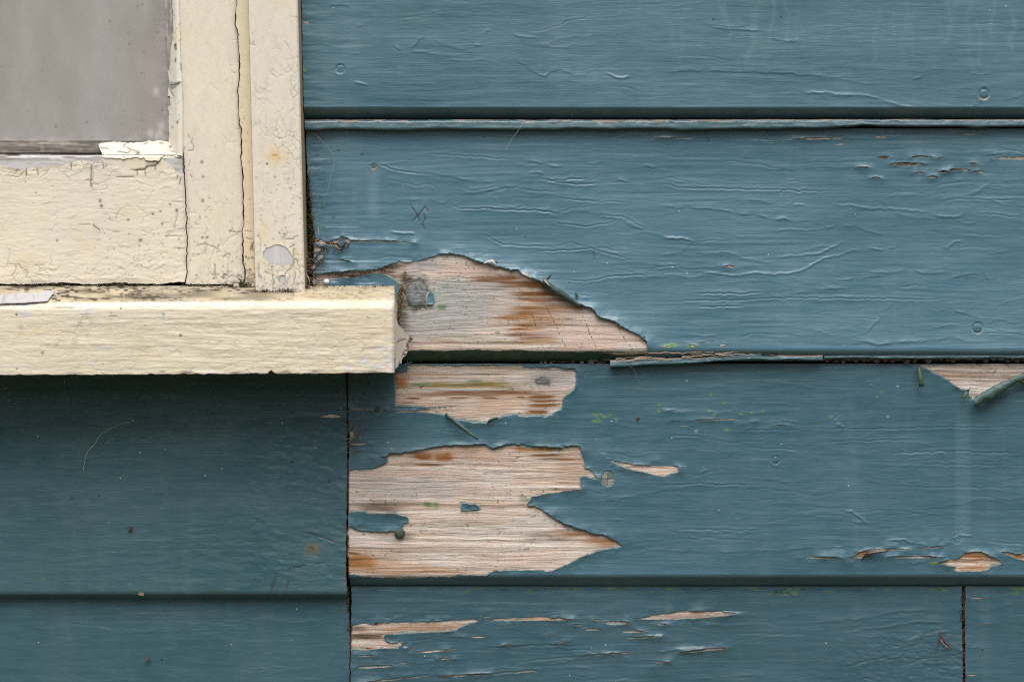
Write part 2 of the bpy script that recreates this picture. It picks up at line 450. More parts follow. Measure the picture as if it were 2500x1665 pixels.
def cream_paint(name='cream_paint', c=(.805, .725, .59), vert=True, crack=1.0, grain=0.0, lump=0.0):
    """tint: r dark grime, g rust, b white primer showing"""
    s = NT(name)
    _, grime, rust, prim = s.attr()
    st = (2.2, 1, .8) if vert else (.8, 1, 2.2)
    big = s.noise(11, 4, .6, 1, 1, 1)
    col = s.mix(s.ramp(big, .35, .7), c, (c[0] * .95, c[1] * .955, c[2] * 1.02))
    mott = s.noise(70, 5, .7, st[0], 1, st[2], .3, 4)
    col = s.mix(s.ramp(mott, .45, .75, 0, .7), col, (c[0] * .84, c[1] * .84, c[2] * .86))
    yel = s.noise(26, 3, .6, 1, 1, 1, 0, 9)
    col = s.mix(s.ramp(yel, .5, .72, 0, .5), col, (c[0] * .95, c[1] * .89, c[2] * .72))
    col = s.mix(prim, col, (.66, .64, .66))
    col = s.mix(rust, col, (.70, .47, .12))
    # hair cracks of the old paint
    mp = s.n('ShaderNodeMapping'); mp.inputs['Scale'].default_value = st
    ds = s.n('ShaderNodeTexNoise'); s.put(ds.inputs['Vector'], s.co); ds.inputs['Scale'].default_value = 90; ds.inputs['Detail'].default_value = 3
    vm = s.n('ShaderNodeVectorMath', operation='MULTIPLY_ADD'); s.put(vm.inputs[0], ds.outputs[1]); vm.inputs[1].default_value = (.014, .0, .014); s.put(vm.inputs[2], s.co)
    s.put(mp.inputs[0], vm.outputs[0])
    vo = s.n('ShaderNodeTexVoronoi', feature='DISTANCE_TO_EDGE'); s.put(vo.inputs['Vector'], mp.outputs[0]); vo.inputs['Scale'].default_value = 52
    cm = s.ramp(s.noise(22, 3, .6, 1, 1, 1, 0, 2), .5, .66)
    ck = s.math('MULTIPLY', s.ramp(vo.outputs['Distance'], .0, .05, 1, 0), s.math('MULTIPLY', cm, crack))
    col = s.mix(s.math('MULTIPLY', ck, .42), col, (.2, .14, .08))
    vo2 = s.n('ShaderNodeTexVoronoi'); s.put(vo2.inputs['Vector'], s.co); vo2.inputs['Scale'].default_value = 120
    sp = s.math('MULTIPLY', s.math('LESS_THAN', vo2.outputs['Distance'], s.math('MULTIPLY', s.noise(300, 1, .5), .22)), s.ramp(vo2.outputs['Color'], .86, .87))
    col = s.mix(s.math('MULTIPLY', sp, .8), col, (.12, .08, .045))
    col = s.mix(grime, col, (.055, .042, .028))
    nr = s.bump(s.math('SUBTRACT', 1.0, ck), .00035, .8)
    nr = s.bump(s.noise(90, 4, .6, st[0] * 1.6, 1, st[2] * 1.6), .0005 * (1 + lump), .55, nr)
    if grain: nr = s.bump(s.noise(26, 3, .6, .9, 1, 11, .5), .0012 * grain, .8, nr)
    nr = s.bump(s.noise(500, 2, .6), .0001, .6, nr)
    return s.out(col, .62, nr, .3)

def plain(name, c, rough=.7, var=.25, scale=150, bump=.0003, spec=.3):
    s = NT(name)
    col = s.mix(s.ramp(s.noise(scale, 4, .6), .3, .7), tuple(x * (1 - var) for x in c), tuple(min(1, x * (1 + var)) for x in c))
    return s.out(col, rough, s.bump(s.noise(scale * 2, 3, .6), bump, .7), spec)

def vcol(name, rough=.8, spec=.2):
    s = NT(name)
    c, _, _, _ = s.attr()
    return s.out(c, rough, None, spec)

def glass():
    s = NT('window_glass')
    t = s.t; outn = t.nodes['Material Output']
    tr = s.n('ShaderNodeBsdfTransparent'); tr.inputs[0].default_value = (.9, .9, .89, 1)
    gl = s.n('ShaderNodeBsdfGlossy'); gl.inputs['Roughness'].default_value = .03
    di = s.n('ShaderNodeBsdfDiffuse')
    s.put(di.inputs[0], s.mix(s.ramp(s.noise(6, 3, .5, 2.4, 1, .4), .35, .72), (.535, .495, .468), (.60, .572, .555)))
    fr = s.n('ShaderNodeFresnel'); fr.inputs[0].default_value = 1.5
    s.put(fr.inputs['Normal'], s.bump(s.noise(5, 2, .5), .004, .3))
    m1 = s.n('ShaderNodeMixShader'); s.put(m1.inputs[0], fr.outputs[0]); s.put(m1.inputs[1], tr.outputs[0]); s.put(m1.inputs[2], gl.outputs[0])
    _, smear, _, speck = s.attr()
    film = s.math('ADD', s.ramp(s.noise(30, 4, .6, 2, 1, 1), .3, .8, .58, .68), s.math('MULTIPLY', smear, .5))
    m2 = s.n('ShaderNodeMixShader'); s.put(m2.inputs[0], film); s.put(m2.inputs[1], m1.outputs[0]); s.put(m2.inputs[2], di.outputs[0])
    dk = s.n('ShaderNodeBsdfDiffuse'); dk.inputs[0].default_value = (.12, .08, .06, 1)
    m3 = s.n('ShaderNodeMixShader'); s.put(m3.inputs[0], speck); s.put(m3.inputs[1], m2.outputs[0]); s.put(m3.inputs[2], dk.outputs[0])
    t.links.new(m3.outputs[0], outn.inputs[0])
    return s.m

M = dict(edge=plain('paint_edge', (.42, .40, .36), .7, .3, 500), blue=blue_paint(), green=old_green(), wood=wood(),
         cream=cream_paint(crack=.55), cream_h=cream_paint('cream_paint_rail', vert=False, crack=.8),
         sillp=cream_paint('cream_paint_sill', (.765, .685, .535), vert=False, crack=.55, grain=.5, lump=.8),
         casp=cream_paint('cream_paint_casing', (.775, .705, .59), crack=.45),
         yellow=cream_paint('cream_paint_stop', (.80, .69, .48), crack=.25),
         putty=cream_paint('putty_paint', (.67, .615, .505), vert=False, crack=.35),
         putty_v=cream_paint('putty_paint_fillet', (.84, .785, .67), crack=.35),
         prime=vcol('window_wood', .75), loose=vcol('loose_matter', .85),
         nail=plain('painted_iron', (.06, .085, .07), .55, .5, 700), sheath=plain('dark_sheathing', (.018, .014, .011), .9),
         glass=glass(), curtain=plain('curtain_cloth', (.58, .55, .53), .9, .05, 30),
         pellet=plain('pellet_shell', (.16, .12, .11), .5, .4, 200), white=plain('white_chip', (.74, .73, .7), .6, .08, 200),
         ground=plain('grass_ground', (.11, .105, .06), .95, .4, 3, .01))
# ------------------------------------------------------------------ the ground
gr = Tri(); R_ = 900
gr.add([(-R_, -R_, 0), (R_, -R_, 0), (R_, R_, 0), (-R_, R_, 0)], [[0, 1, 2, 3]], smooth=False)
g_ = gr.build('ground', M['ground']); g_['kind'] = 'structure'

# ---- unseen row of foliage, added opposite the wall to darken the low sky
def sky_block_hedge():
    r = np.random.default_rng(5); e = thing('sky_block_hedge', 'unseen dark green foliage row added opposite the boarded wall to darken the low sky', 'sky_block_hedge', (0, -6.4, 0))
    t = Tri(); X = 14; n = 9000
    q = r.random(n)
    x = r.uniform(-X, X, n); z = r.uniform(.02, 2.7, n) + .12 * np.sin(x * 1.7); y = np.where(q < .55, .75, np.where(q < .8, r.uniform(-.75, .75, n), -.75)) + r.normal(size=n) * .09
    z = np.where((q >= .55) & (q < .8), 2.65 + r.normal(size=n) * .08, z)
    c = np.stack([x, y, z], 1); d = r.normal(size=(n, 3)); d /= np.linalg.norm(d, axis=1)[:, None]; f = np.cross(d, r.normal(size=(n, 3))); f /= np.linalg.norm(f, axis=1)[:, None]
    s = r.uniform(.08, .19, n)[:, None]
    V = np.stack([c - d * s, c + f * s * .55, c + d * s, c - f * s * .55], 1).reshape(-1, 3)
    col = np.array([.035, .06, .022])[None] * r.uniform(.6, 1.5, n)[:, None]; col = np.repeat(np.concatenate([col, np.ones((n, 1))], 1), 4, 0)
    t.add(V, np.arange(4 * n).reshape(-1, 4), 0, col, smooth=False)
    lf = t.build('foliage', [M['loose']], e); lf['kind'] = 'stuff'
    t = Tri()
    for i in range(3):
        xs = np.linspace(-X, X, 40); P = np.stack([xs, .45 * np.sin(xs * 2.1 + i) * .3, 1.2 + .6 * (i - 1) + .1 * np.sin(xs * 3 + i)], 1); tube(t, P, .42, 8, 0, (.02, .03, .014, 1))
    t.build('branches', [M['loose']], e)
sky_block_hedge()

# ------------------------------------------------------------------ the boarded wall
wall = thing('boarded_wall', 'weathered blue-green wooden board wall with peeling paint beside the window', 'wall')

def wood_colour(g, seed, knots=(), stains=(), base=(.61, .48, .40), flecks=.35, grey=.5):
    U, V = g.U, g.V
    Vw = V + 6 * fbm(U / 260, V / 70, seed)
    for ku, kv, ru, rv in knots:
        dv = V - kv; e = np.exp(-((U - ku) / (ru * 1.7)) ** 2) * np.exp(-np.abs(dv) / (rv * 1.8))
        Vw = Vw - np.sign(dv) * rv * .85 * e
    ring = .62 * vn(U / 900, Vw / 8.5, seed + 1) + .38 * vn(U / 500, Vw / 3.7, seed + 2)
    late = sst(.18, .62, ring)
    fine = vn(U / 55, Vw / 2.6, seed + 3)
    c = np.array(base)[None, None] * (1 + .10 * fine + .14 * fbm(U / 130, V / 18, seed + 4))[..., None]
    def mixc(m, k):
        nonlocal c
        m = np.clip(m, 0, 1)[..., None]; c = c * (1 - m) + np.array(k) * m
    mixc(1.2 * grey * sst(-.2, .4, fbm(U / 110, V / 26, seed + 5)), (.585, .55, .54))
    mixc(.62 * late, (.29, .185, .125))
    mixc(.7 * sst(.1, .6, vn(U / 800, Vw / 6.3, seed + 21)), (.80, .725, .655))
    mixc(.62 * sst(.5, .8, vn(U / 700, Vw / 5.2, seed + 11)) * (.6 + .4 * vn(U / 60, Vw / 6, seed + 22)), (.16, .11, .08))
    mixc(.45 * sst(.1, .6, fbm(U / 24, Vw / 3.0, seed + 23)) * sst(-.2, .4, fbm(U / 150, V / 40, seed + 24)), (.30, .25, .215))
    st = .5 + .5 * vn(U / 70, Vw / 3.2, seed + 6)
    for u, v, lu, lv, col, s in stains:
        if u + lu < U.min() or u - lu > U.max(): continue
        q = (V - v) / (lv * .60) + .4 * vn(U / 40, V * 0 + v, seed + 8)
        m = np.exp(-np.abs((U - u) / (lu / 2)) ** 3.5 - np.abs(q) ** 2.6)
        mixc(1.5 * s * m * (.7 + .4 * st), col)
    fl = sst(.52, .74, vn(U / 6.5, V / 2.6, seed + 7)) * sst(-.05, .5, fbm(U / 80, V / 34, seed + 9))
    mixc(flecks * 1.3 * fl, (.075, .13, .095))
    mixc(.7 * sst(.7, .86, vn(U / 4.5, V / 4, seed + 12)) * sst(.05, .4, fbm(U / 60, V / 25, seed + 13)), (.05, .045, .035))
    for ku, kv, ru, rv in knots:
        r = np.hypot((U - ku) / ru, (V - kv) / rv) * (1 + .16 * vn(U / 13, V / 13, seed + 10) + .08 * vn(U / 4, V / 4, seed + 15))
        mixc(.85 * sst(1.9, 1.0, r) * np.clip(.35 + .9 * vn(U / 11, V / 7, 4), 0, 1), (.10, .07, .045))
        mixc(.7 * sst(2.6, 1.3, r) * np.clip(.3 + .7 * vn(U / 14, Vw / 3, 7), 0, 1), (.36, .35, .34))
        kc = np.array([.20, .215, .225])[None, None] * (1 + .16 * np.sin(r * 24 + 5 * vn(U / 16, V / 16, 3)) + .3 * vn(U / 5, V / 5, 6))[..., None]
        m = .9 * sst(1.12, .74, r)[..., None]; c = c * (1 - m) + kc * m
        mixc(.8 * np.exp(-((r - .98) / .07) ** 2), (.055, .045, .04))
        mixc(.85 * sst(.4, .95, r) * sst(.0, .8, (V - kv) / rv + .5 * vn(U / 8, V / 8, 5)) * sst(1.25, 1.0, r), (.045, .07, .055))
        mixc(.75 * np.exp(-((r - 1.08) / .14) ** 2) * np.clip(.4 + .9 * vn(U / 9, V / 6, 16), 0, 1), (.07, .05, .035))
    for ku, kv, ru, rv in knots:
        for an in (.05, 2.1, 3.3, 4.6):
            dx, dy = U - ku, V - kv; al = dx * math.cos(an) + dy * math.sin(an); ac = -dx * math.sin(an) + dy * math.cos(an) + 1.2 * vn(al / 7, al * 0, 3)
            mixc(.55 * np.exp(-(ac / 1.1) ** 2) * (al > 0) * sst(1.0, .8, np.hypot(dx / ru, dy / rv)), (.04, .045, .045))
    edge = np.exp(-np.clip(-g.phi, 0, 200) / 5.0)
    mixc(.38 * edge * np.clip(.5 + .8 * vn(U / 60, V / 40, seed + 14), 0, 1), (.19, .11, .06))
    mixc(sst(3.5, 1.0, g.cut), (.07, .045, .03))
    wh = -.24 * late + .12 * fine + .10 * vn(U / 200, Vw / 6, seed)
    return np.concatenate([c, np.ones(c.shape[:2] + (1,))], -1), wh

def cup(v0, y0, v1, y1, k, n=14):
    t = np.linspace(0, 1, n)
    return [(float(v0 + (v1 - v0) * a), float(y0 + (y1 - y0) * ((1 - k) * a + k * a ** 2.3))) for a in t]
def jag(pts, amp=1.6, seg=7): return rough(pts, amp, seg, closed=False)

M['under'] = old_green('older_grey_coat', (.20, .225, .20))
def board(us, vs, prof, u_body, shape=None, knots=(), stains=(), seed=1, parent=wall, warp=None, yb=.013, wood_kw={}, grain=1.0, tone=(1, 1, 1)):
    pv = [p[0] for p in prof]; py = [p[1] for p in prof]
    g = Grid(us, vs, lambda U, V: np.interp(V, pv, py), warp)
    U, V = g.U, g.V
    face = pv[-1] - 40
    # the coat is never flat: old brush marks, grain showing through, slow swelling
    g.Y = g.Y - .0008 * fbm(U / 520, V / 150, seed + 35, 2)    # the board itself has warped a little
    g.H += .20 * fbm(U / 210, V / 60, seed + 30) + grain * .085 * fbm(U / 170, (V + 7 * fbm(U / 300, V / 90, seed)) / 7.5, seed + 31, 3) * (.45 + .9 * sst(-.3, .5, fbm(U / 260, V / 80, seed + 33)))
    g.H += .05 * fbm(U / 40, V / 12, seed + 32) + grain * .11 * fbm(U / 230, (V + 16 * fbm(U / 260, V / 120, seed + 36)) / 15, seed + 37, 2) * sst(-.5, .4, fbm(U / 300, V / 110, seed + 38))
    if shape: shape(g)
    phi = np.minimum(g.phi, g.cut)
    col, wh = wood_colour(g, seed, knots, stains, **wood_kw)
    t = Tri()
    u0, u1 = u_body
    prism(t, u0, u1, [(v, y + .0009) for v, y in prof], yb, 0, (.2, .14, .10, 1))
    exposed = np.minimum(g.cut + 1.5, 16 - phi)
    march(g, exposed, wh, col, tri=t)
    pl = t.build('plank', [M['wood']], parent)
    f = march(g, phi, g.H + .32, g.T, thick=.45, mat2=1, mat3=2)
    film = f.build('paint_film', [M['blue'], M['green'], M['edge']], pl)
    # an older pale coat shows in places as a second step round the torn edges
    if len(stains):
        k = 2.2 + 5.5 * fbm(U / 46, V / 30, seed + 60) + 2 * vn(U / 7, V / 7, seed + 61)
        p2 = np.minimum(np.where(g.phi > -9, g.phi + np.clip(k, -3, 7), -9.0), np.where(g.phi < 14, 5.0, 14.5 - g.phi)); p2 = np.minimum(p2, g.cut)
        if (p2 > 0).any(): march(g, p2, .10 + .05 * fbm(U / 9, V / 9, seed), g.T, thick=.12).build('old_paint', [M['under']], pl)
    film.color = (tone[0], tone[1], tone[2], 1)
    return pl, film, g

def wrinkles(g, n, u0, u1, v0, v1, r, a=(.12, .3), L=(60, 260), slope=.05, kinds=('ridge', 'check'), w=(2.6, 4.2)):
    for _ in range(n):
        u = r.uniform(u0, u1); v = r.uniform(v0, v1); ln = r.uniform(*L); s = r.normal() * slope; pts = []; q = 0
        k = int(ln / 9)
        for i in range(k):
            pts.append((u, v)); u += 9 * r.uniform(.6, 1.3); q = .55 * q + r.normal() * 1.5; v += q + 9 * s
            if r.random() < .06: v += r.normal() * 4
        g.line(pts, r.uniform(*w) * .82, r.uniform(*a) * .85, ('step', 'check', 'ridge', 'step')[int(r.integers(4))])

def traced(g, f, rows, wd=3.4, a=.34, kind='ridge', amp=1.3):
    for i, s in enumerate(rows.split(';')):
        g.line(rough(f(s.strip()), amp, 6, False), wd * .8, a * .85 * rng.uniform(.6, 1.15), 'step' if kind == 'ridge' and rng.random() < .8 else kind)

BROWN, TAN, ORNG, OLIVE, DARK, GREY, GRN, PINK, GG = (.19, .082, .026), (.34, .165, .06), (.44, .205, .075), (.24, .19, .055), (.10, .065, .04), (.40, .38, .37), (.12, .20, .10), (.56, .43, .37), (.33, .375, .345)
def stn(f, rows):
    out = []
    for r in rows.split(';'):
        a = r.split()
        (u, v), (u2, v2) = f(a[0] + ',' + a[1] + ' ' + str(float(a[0]) + float(a[2])) + ',' + str(float(a[1]) + float(a[3])))
        out.append((u, v, u2 - u, v2 - v, globals()[a[4]], float(a[5])))
    return out

def left_edge(g, s, umin=600):
    p = [tuple(map(float, q.split(','))) for q in s.split()]
    g.hole([(umin, p[0][1])] + jag(p, .9) + [(umin, p[-1][1])], A=.25, wd=9, cut=True, m=60)

# ---- top board
rA = np.random.default_rng(11)
def shapeA(g):
    left_edge(g, '736,-1300 736,0 738,60 739,130 741,200 742,265 746,310')
    g.H += .35 * np.exp(-np.abs(g.U - 738) / 55) * fbm(g.U / 70, g.V / 13, 3)
    traced(g, c3, '680,290 720,318 800,305 830,280 870,235;940,255 1010,290 1080,310 1170,320;1190,290 1240,300;1450,225 1520,240 1600,245;1560,295 1650,300 1700,305 1780,312 1850,300 1960,285;1470,390 1540,430 1600,470 1650,488 1690,455 1740,450;1740,455 1800,465 1850,485 1920,490;2040,470 2100,495 2150,500 2190,482;400,350 430,345 470,345;270,40 340,30 410,40;1220,200 1250,212 1300,200;1010,380 1150,390 1250,385 1330,400;530,685 640,672 690,685;890,680 930,695 1050,685;430,525 520,545;1490,680 1540,690;230,290 270,288;440,160 460,172 480,160', 3.3, .46)
    traced(g, cTR, '0,460 120,460 250,450 500,460 760,465 880,468 920,482 1000,485 1130,498 1220,498;740,605 900,600 1040,600 1150,612 1230,605 1330,625 1380,655 1450,650 1510,680 1600,685 1680,692;920,590 1100,592 1170,603 1330,610 1480,650;290,150 370,160 480,170 600,165;330,165 450,185 700,205;750,250 850,265 930,262;1480,645 1560,675 1640,690;1980,690 2060,670 2110,590;2180,690 2350,680;1640,510 1700,495;2230,650 2350,600;2000,480 2150,470', 3.3, .48)
    traced(g, cTR, '960,480 1130,488 1300,490;1500,660 1590,660;1030,610 1170,620 1260,615;820,265 930,275', 2.8, .3)
    wrinkles(g, 26, 900, 2480, 5, 245, rA, (.06, .17), (60, 240))
    u, v = c3('343,442')[0]; g.nail(u, v, 11)
    u, v = cTR('2095,600')[0]; g.nail(u, v, 13)
    g.rust(u, v + 9, 11, 7, .8); g.rust(u - 2, v - 6, 5, 4, .6)
    for i in range(26):     # pale dried drip marks
        u = rA.uniform(1840, 2490) if i < 22 else rA.uniform(1600, 1850); v = rA.uniform(-30, 60); p = []
        for k in range(int(rA.uniform(6, 17))):
            p.append((u, v)); v += 11; u += rA.normal() * 3.2 + 3 * math.sin(k * .7 + i)
        g.line(p, 3, 0, 'ridge', (0, rA.uniform(.06, .2), rA.uniform(3, 7)))
    # paint torn to the old coat along the lip of the board
    g.spot(*c3('115,450')[0], 5, 4, 1, .8)
usA = axis(715, 4100, 2.8, 700, 2512); vsA = axis(-240, 291, 1.9, -8, 300)
profA = cup(-240, .001, 257, -.0064, .45) + [(262, -.0066), (267, -.0058), (291, .003)]
plA, fA, gA = board(usA, vsA, profA, (744, 4100), shapeA, seed=21)

# ---- second board with the large bare patch and its knot
H1 = '160,398 240,388 330,378 450,370 560,366 600,355 650,335 700,318 722,300 728,312 760,316 800,312 850,305 900,290 940,280 985,263 1040,260 1090,268 1130,275 1160,290 1200,308 1260,325 1320,340 1380,355 1430,368 1470,362 1490,380 1540,405 1580,420 1620,440 1650,460 1700,490 1750,520 1800,550 1850,580 1890,593 1930,605 1960,625 1985,660 2010,672 2040,680 2090,695 2140,730 2200,760 2250,785 2290,815 2303,850 2305,990 700,990 690,960 690,700 150,700'
rB = np.random.default_rng(12)
def shapeB(g):
    g.H += .5 * np.exp(-np.abs(g.U - 752) / 60) * fbm(g.U / 60, g.V / 12, 5)
    h = rough(c4(H1), 1.0, 4)
    g.hole(h, A=1.0, wd=12, seed=1)
    # the coat stands well off the wood along the slanting right side
    w, d, ins, _ = g.dist(h, 130, True)
    g.H[w] += np.where(ins, 0, 1) * 1.8 * np.exp(-d / 22) * sst(1010, 1110, g.U[w]) * sst(870, 830, g.V[w])
    g.H[w] += np.where(ins, 0, 1) * .9 * np.exp(-d / 34) * sst(980, 930, g.U[w])
    # islands of the coat left on the bare wood
    g.island(rough(c4('262,428 350,418 430,412 500,398 560,388 600,388 640,400 700,440 722,468 716,520 690,560 600,560 300,560 220,480'), .9, 5), .3, 14)
    g.island(rough(c4('905,512 922,502 938,520 940,560 936,582 895,585 898,545'), .5, 4), .35, 5)
    left_edge(g, '748,312 750,400 755,470 763,540 769,580 765,620 768,660 772,720 772,760 772,900')
    # the long split with its ring
    g.hole(rough(c4('165,158 215,165 262,188 300,172 335,160 350,146 392,158 405,172 440,174 560,171 700,179 825,191 700,188 560,182 470,186 430,184 398,188 388,205 372,218 352,228 345,250 332,268 328,232 290,212 240,205 170,195'), .7, 4), A=.9, wd=9, seed=3)
    g.island(rough(c4('326,190 338,172 356,168 374,176 380,192 370,208 350,214 332,206'), .3, 4), .25, 6)
    g.hole(rough(c4('330,294 365,298 395,303 422,315 380,312 352,305'), .4, 4), A=.6, wd=6)
    g.hole(rough(c4('150,200 205,212 245,218 215,240 190,262 165,290 140,290'), .8, 4), A=.4, wd=7)
    for u, v, L, hh in [(1455, 1007, 110, 10), (1700, 1002, 150, 10), (1605, 1049, 240, 14), (1320, 1071, 100, 8), (1825, 1012, 70, 6), (1690, 1103, 72, 7), (1838, 1098, 80, 11), (1940, 1085, 150, 12), (2065, 1098, 100, 10), (1765, 1132, 92, 11), (1405, 1135, 80, 7), (2140, 988, 40, 6), (2020, 1043, 60, 6)]:
        (a, b), = cTR('%f,%f' % (u, v)); g.hole(lens(a, b, L * K, max(3.4, hh * K * 1.75)), A=.7, wd=9, m=60, seed=int(u))
    g.hole(rough(cTR('2152,1020 2200,1003 2290,1002 2370,996 2400,1000 2400,1026 2350,1024 2280,1020 2200,1020'), .5, 4), A=.9, wd=11)
    for s in ('430,260 470,252 515,262 500,274 450,270', '275,745 375,737 378,742 280,752', '405,762 455,755 458,760 415,772', '40,775 95,765 122,757 100,778', '205,765 235,758 268,768 240,778'):
        g.hole(rough(cR2(s), .4, 4), A=.5, wd=6, m=50)
    for s in ('75,770', '235,768', '115,764'): g.spot(*cR2(s)[0], 12, 5, 1, .9)
    # chips along the upper edge
    for s in ('0,885 60,880 110,882 60,890', '30,880 230,882 245,890 60,887', '880,885 1000,880 1240,882 1100,892 900,893', '1330,870 1560,872 1450,882', '1920,850 2050,855 2140,862 2000,865', '630,898 720,905 870,898 740,911'):
        g.hole(rough(cTR(s), .9, 4), A=.35, wd=5, m=40)
    traced(g, c3, '1520,1030 1600,1035 1700,1065 1760,1060;1100,1240 1250,1225 1350,1200 1450,1195;900,1270 1000,1300 1030,1275;1780,1350 1900,1350 2010,1380 2130,1400 2220,1450 2320,1465;930,1115 1050,1130 1200,1160 1350,1160;1120,1185 1200,1205 1350,1190 1480,1180;1770,1045 1950,1050 2030,1020;180,1340 260,1310 340,1290;660,1475 730,1490 830,1495;2100,1150 2200,1160;1540,1100 1640,1110;2280,1060 2350,1075', 3.3, .5)
    traced(g, c3, '1030,1300 1100,1335 1300,1330 1480,1345 1660,1350 1720,1370 1780,1365;1620,1140 1760,1170 1900,1180 2000,1170;1650,1160 1900,1140 1920,1140;1700,1265 1800,1270 2000,1290 2190,1290;880,990 1000,985 1150,1000 1450,1020;560,1040 700,1090 900,1110', 3.3, .42, 'check')
    traced(g, cTR, '560,1005 600,1005 620,1015;700,1075 830,1075 870,1090 920,1070 1250,1068;0,1310 150,1330 280,1330 420,1340 530,1365 620,1365 750,1400 830,1395 870,1415 1000,1410 1100,1450 1170,1440;760,1405 840,1395;1170,1440 1280,1440 1340,1475 1460,1500;880,1310 950,1305;1110,1310 1250,1310 1380,1335 1500,1330 1690,1350 1780,1365;1780,1370 1850,1385 1960,1375;40,1520 170,1520 235,1535;510,1280 640,1280 740,1300;1990,1250 2050,1230 2110,1180', 3.3, .5)
    traced(g, cTR, '0,1175 100,1180 140,1200 300,1205 650,1208 900,1220 1130,1225;2040,1365 2150,1370 2330,1390;1850,1290 1900,1270 2330,1280;830,1162 920,1160', 3.2, .42, 'check')
    traced(g, cR2, '200,300 290,295 400,310 470,320 550,320 620,305 690,310 780,310 860,305 920,295 960,275 1080,210 1180,190 1260,160 1320,145;560,265 690,258;760,210 880,195 1050,180 1100,155 1200,105;1140,360 1210,350 1300,345 1400,325 1540,300 1640,265;1370,300 1500,300;1640,270 1700,310 1850,300;1870,345 1930,325 2050,310 2090,300 2140,370;720,430 760,455 900,435 1050,425 1140,430;1000,410 1150,405 1180,400 1250,405;1530,490 1480,530 1430,555 1440,590 1380,650 1330,700;1180,795 1240,760 1300,750;1820,140 1860,145 1900,110 1970,100;1860,500 1950,500;1850,560 1900,545 2100,600;30,85 190,85 235,105 160,175 0,200;1330,130 1420,160 1540,140', 3.3, .5)
    traced(g, cR2, '1290,765 1330,730 1400,755 1500,760 1580,740 1720,735 1800,740 1870,710 1980,720;1330,745 1420,765 1520,745 1640,748;1600,745 1700,742 1790,735 1850,725', 3.2, .5)
    traced(g, cR2, '250,435 400,435 560,440 690,425;20,490 400,480 900,465 1500,470 1740,475 1900,460;270,520 560,515;0,270 150,260;2090,695 2200,690 2330,695', 3.2, .42, 'check')
    traced(g, c4, '1700,60 1900,90 2100,60;1560,250 1950,230 2200,300;1260,140 1380,205 1700,215;1750,430 1900,440 2100,400 2352,395;1990,10 2150,30 2300,105;1880,528 1940,530', 3.2, .4, 'check')
    for s in ('790,1310 840,1380 795,1420', '840,1380 885,1312', '830,1370 845,1420', '870,1360 885,1400 865,1430 885,1465', '880,1320 905,1355'):
        g.line(rough(c3(s), .8, 5, False), 2.0, .3, 'groove', (2, .85, 1.7))
    g.line(rough(c4('1955,245 1962,275 1958,305'), .6, 5, False), 2, .3, 'groove', (2, .6, 1.6))
    wrinkles(g, 125, 800, 2490, 335, 830, rB, (.06, .24), (50, 260), .06)
    u, v = cR2('2055,655')[0]; g.nail(u, v, 13); g.rust(u, v + 9, 10, 6, .45)
    u, v = c3('555,1062')[0]; g.nail(u, v, 7, .9); g.rust(u, v + 5, 8, 7, .8); g.spot(u, v, 4, 5, 2, .7)
    g.line([(u, v + 10), (u - 1, v + 60), (u, v + 130)], 4, 0, 'ridge', (0, .24, 15))
    u, v = cTR('2032,1060')[0]; g.rust(u, v, 7, 6, .9)
    u, v = cTR('805,1232')[0]; g.nail(u, v, 4, .5)
    for s in ('300,1387', '330,960', '195,990', '480,985'): g.spot(*c3(s)[0], 4, 3, 2, .8)
    for i in range(60): g.spot(rB.uniform(752, 800), rB.uniform(330, 700), rB.uniform(2, 4), rB.uniform(1.5, 3), 2 if i % 3 else 1, .5)
stB = stn(c4, '1000 560 520 220 GG .75;900 660 400 160 GG .5;1150 560 300 60 GG .6;820 700 260 120 GREY .6;1350 410 300 43.5 BROWN 0.85;1490 465 360 37.699999999999996 BROWN 1;1570 516 330 29.0 BROWN 1;1620 556 330 20.3 BROWN 0.9;1620 602 350 24.65 BROWN 1;1600 636 300 23.2 BROWN 1;1540 668 420 29.0 TAN 1;1590 708 260 26.099999999999998 BROWN 0.95;1540 740 240 20.3 TAN 1;1540 776 300 21.75 BROWN 0.95;1600 797 260 20.3 BROWN 0.9;1600 824 260 20.3 TAN 1;1820 600 200 17.4 BROWN 0.6;900 340 240 60 GREY .8;800 420 200 60 GREY .6;1050 640 500 140 GREY .75;1250 500 420 110 GREY .6;960 760 420 90 GREY .6;990 608 60 34 GRN .7;1100 800 500 30 OLIVE .25;1420 820 240 16 OLIVE .55;1345 764 30 10 GRN .9;1900 750 700 220 PINK .55;1200 370 500 60 PINK .8;640 345 220 46 DARK .75;500 400 500 26 DARK .8;760 420 70 60 DARK .8;730 640 60 160 DARK .4;740 560 80 240 DARK .35;840 600 160 30 DARK .5;640 372 120 20 DARK .6;1600 610 620 40 TAN .35;1560 690 520 60 TAN .3;1300 430 260 26 BROWN .5;1750 470 260 40 BROWN .5')
stB += stn(cTR, '1700 1065 900 240 DARK .8;2280 1012 200 40 TAN .5')
usB = axis(735, 4100, 2.8, 700, 2512); vsB = axis(314, 881, 1.9, 300, 900)
profB = cup(314, .0016, 842, -.0066, .7) + [(850, -.0069), (856, -.0066), (862, -.0054), (881, .0024)]
(knu, knv), = c4('828,510'); kn2 = c4('690,330')[0]
plB, fB, gB = board(usB, vsB, profB, (764, 4100), shapeB, [(knu, knv, 27, 36)], stB, 31, grain=1.35, tone=(1.19, 1.16, 1.2), wood_kw=dict(flecks=.5, grey=.55))

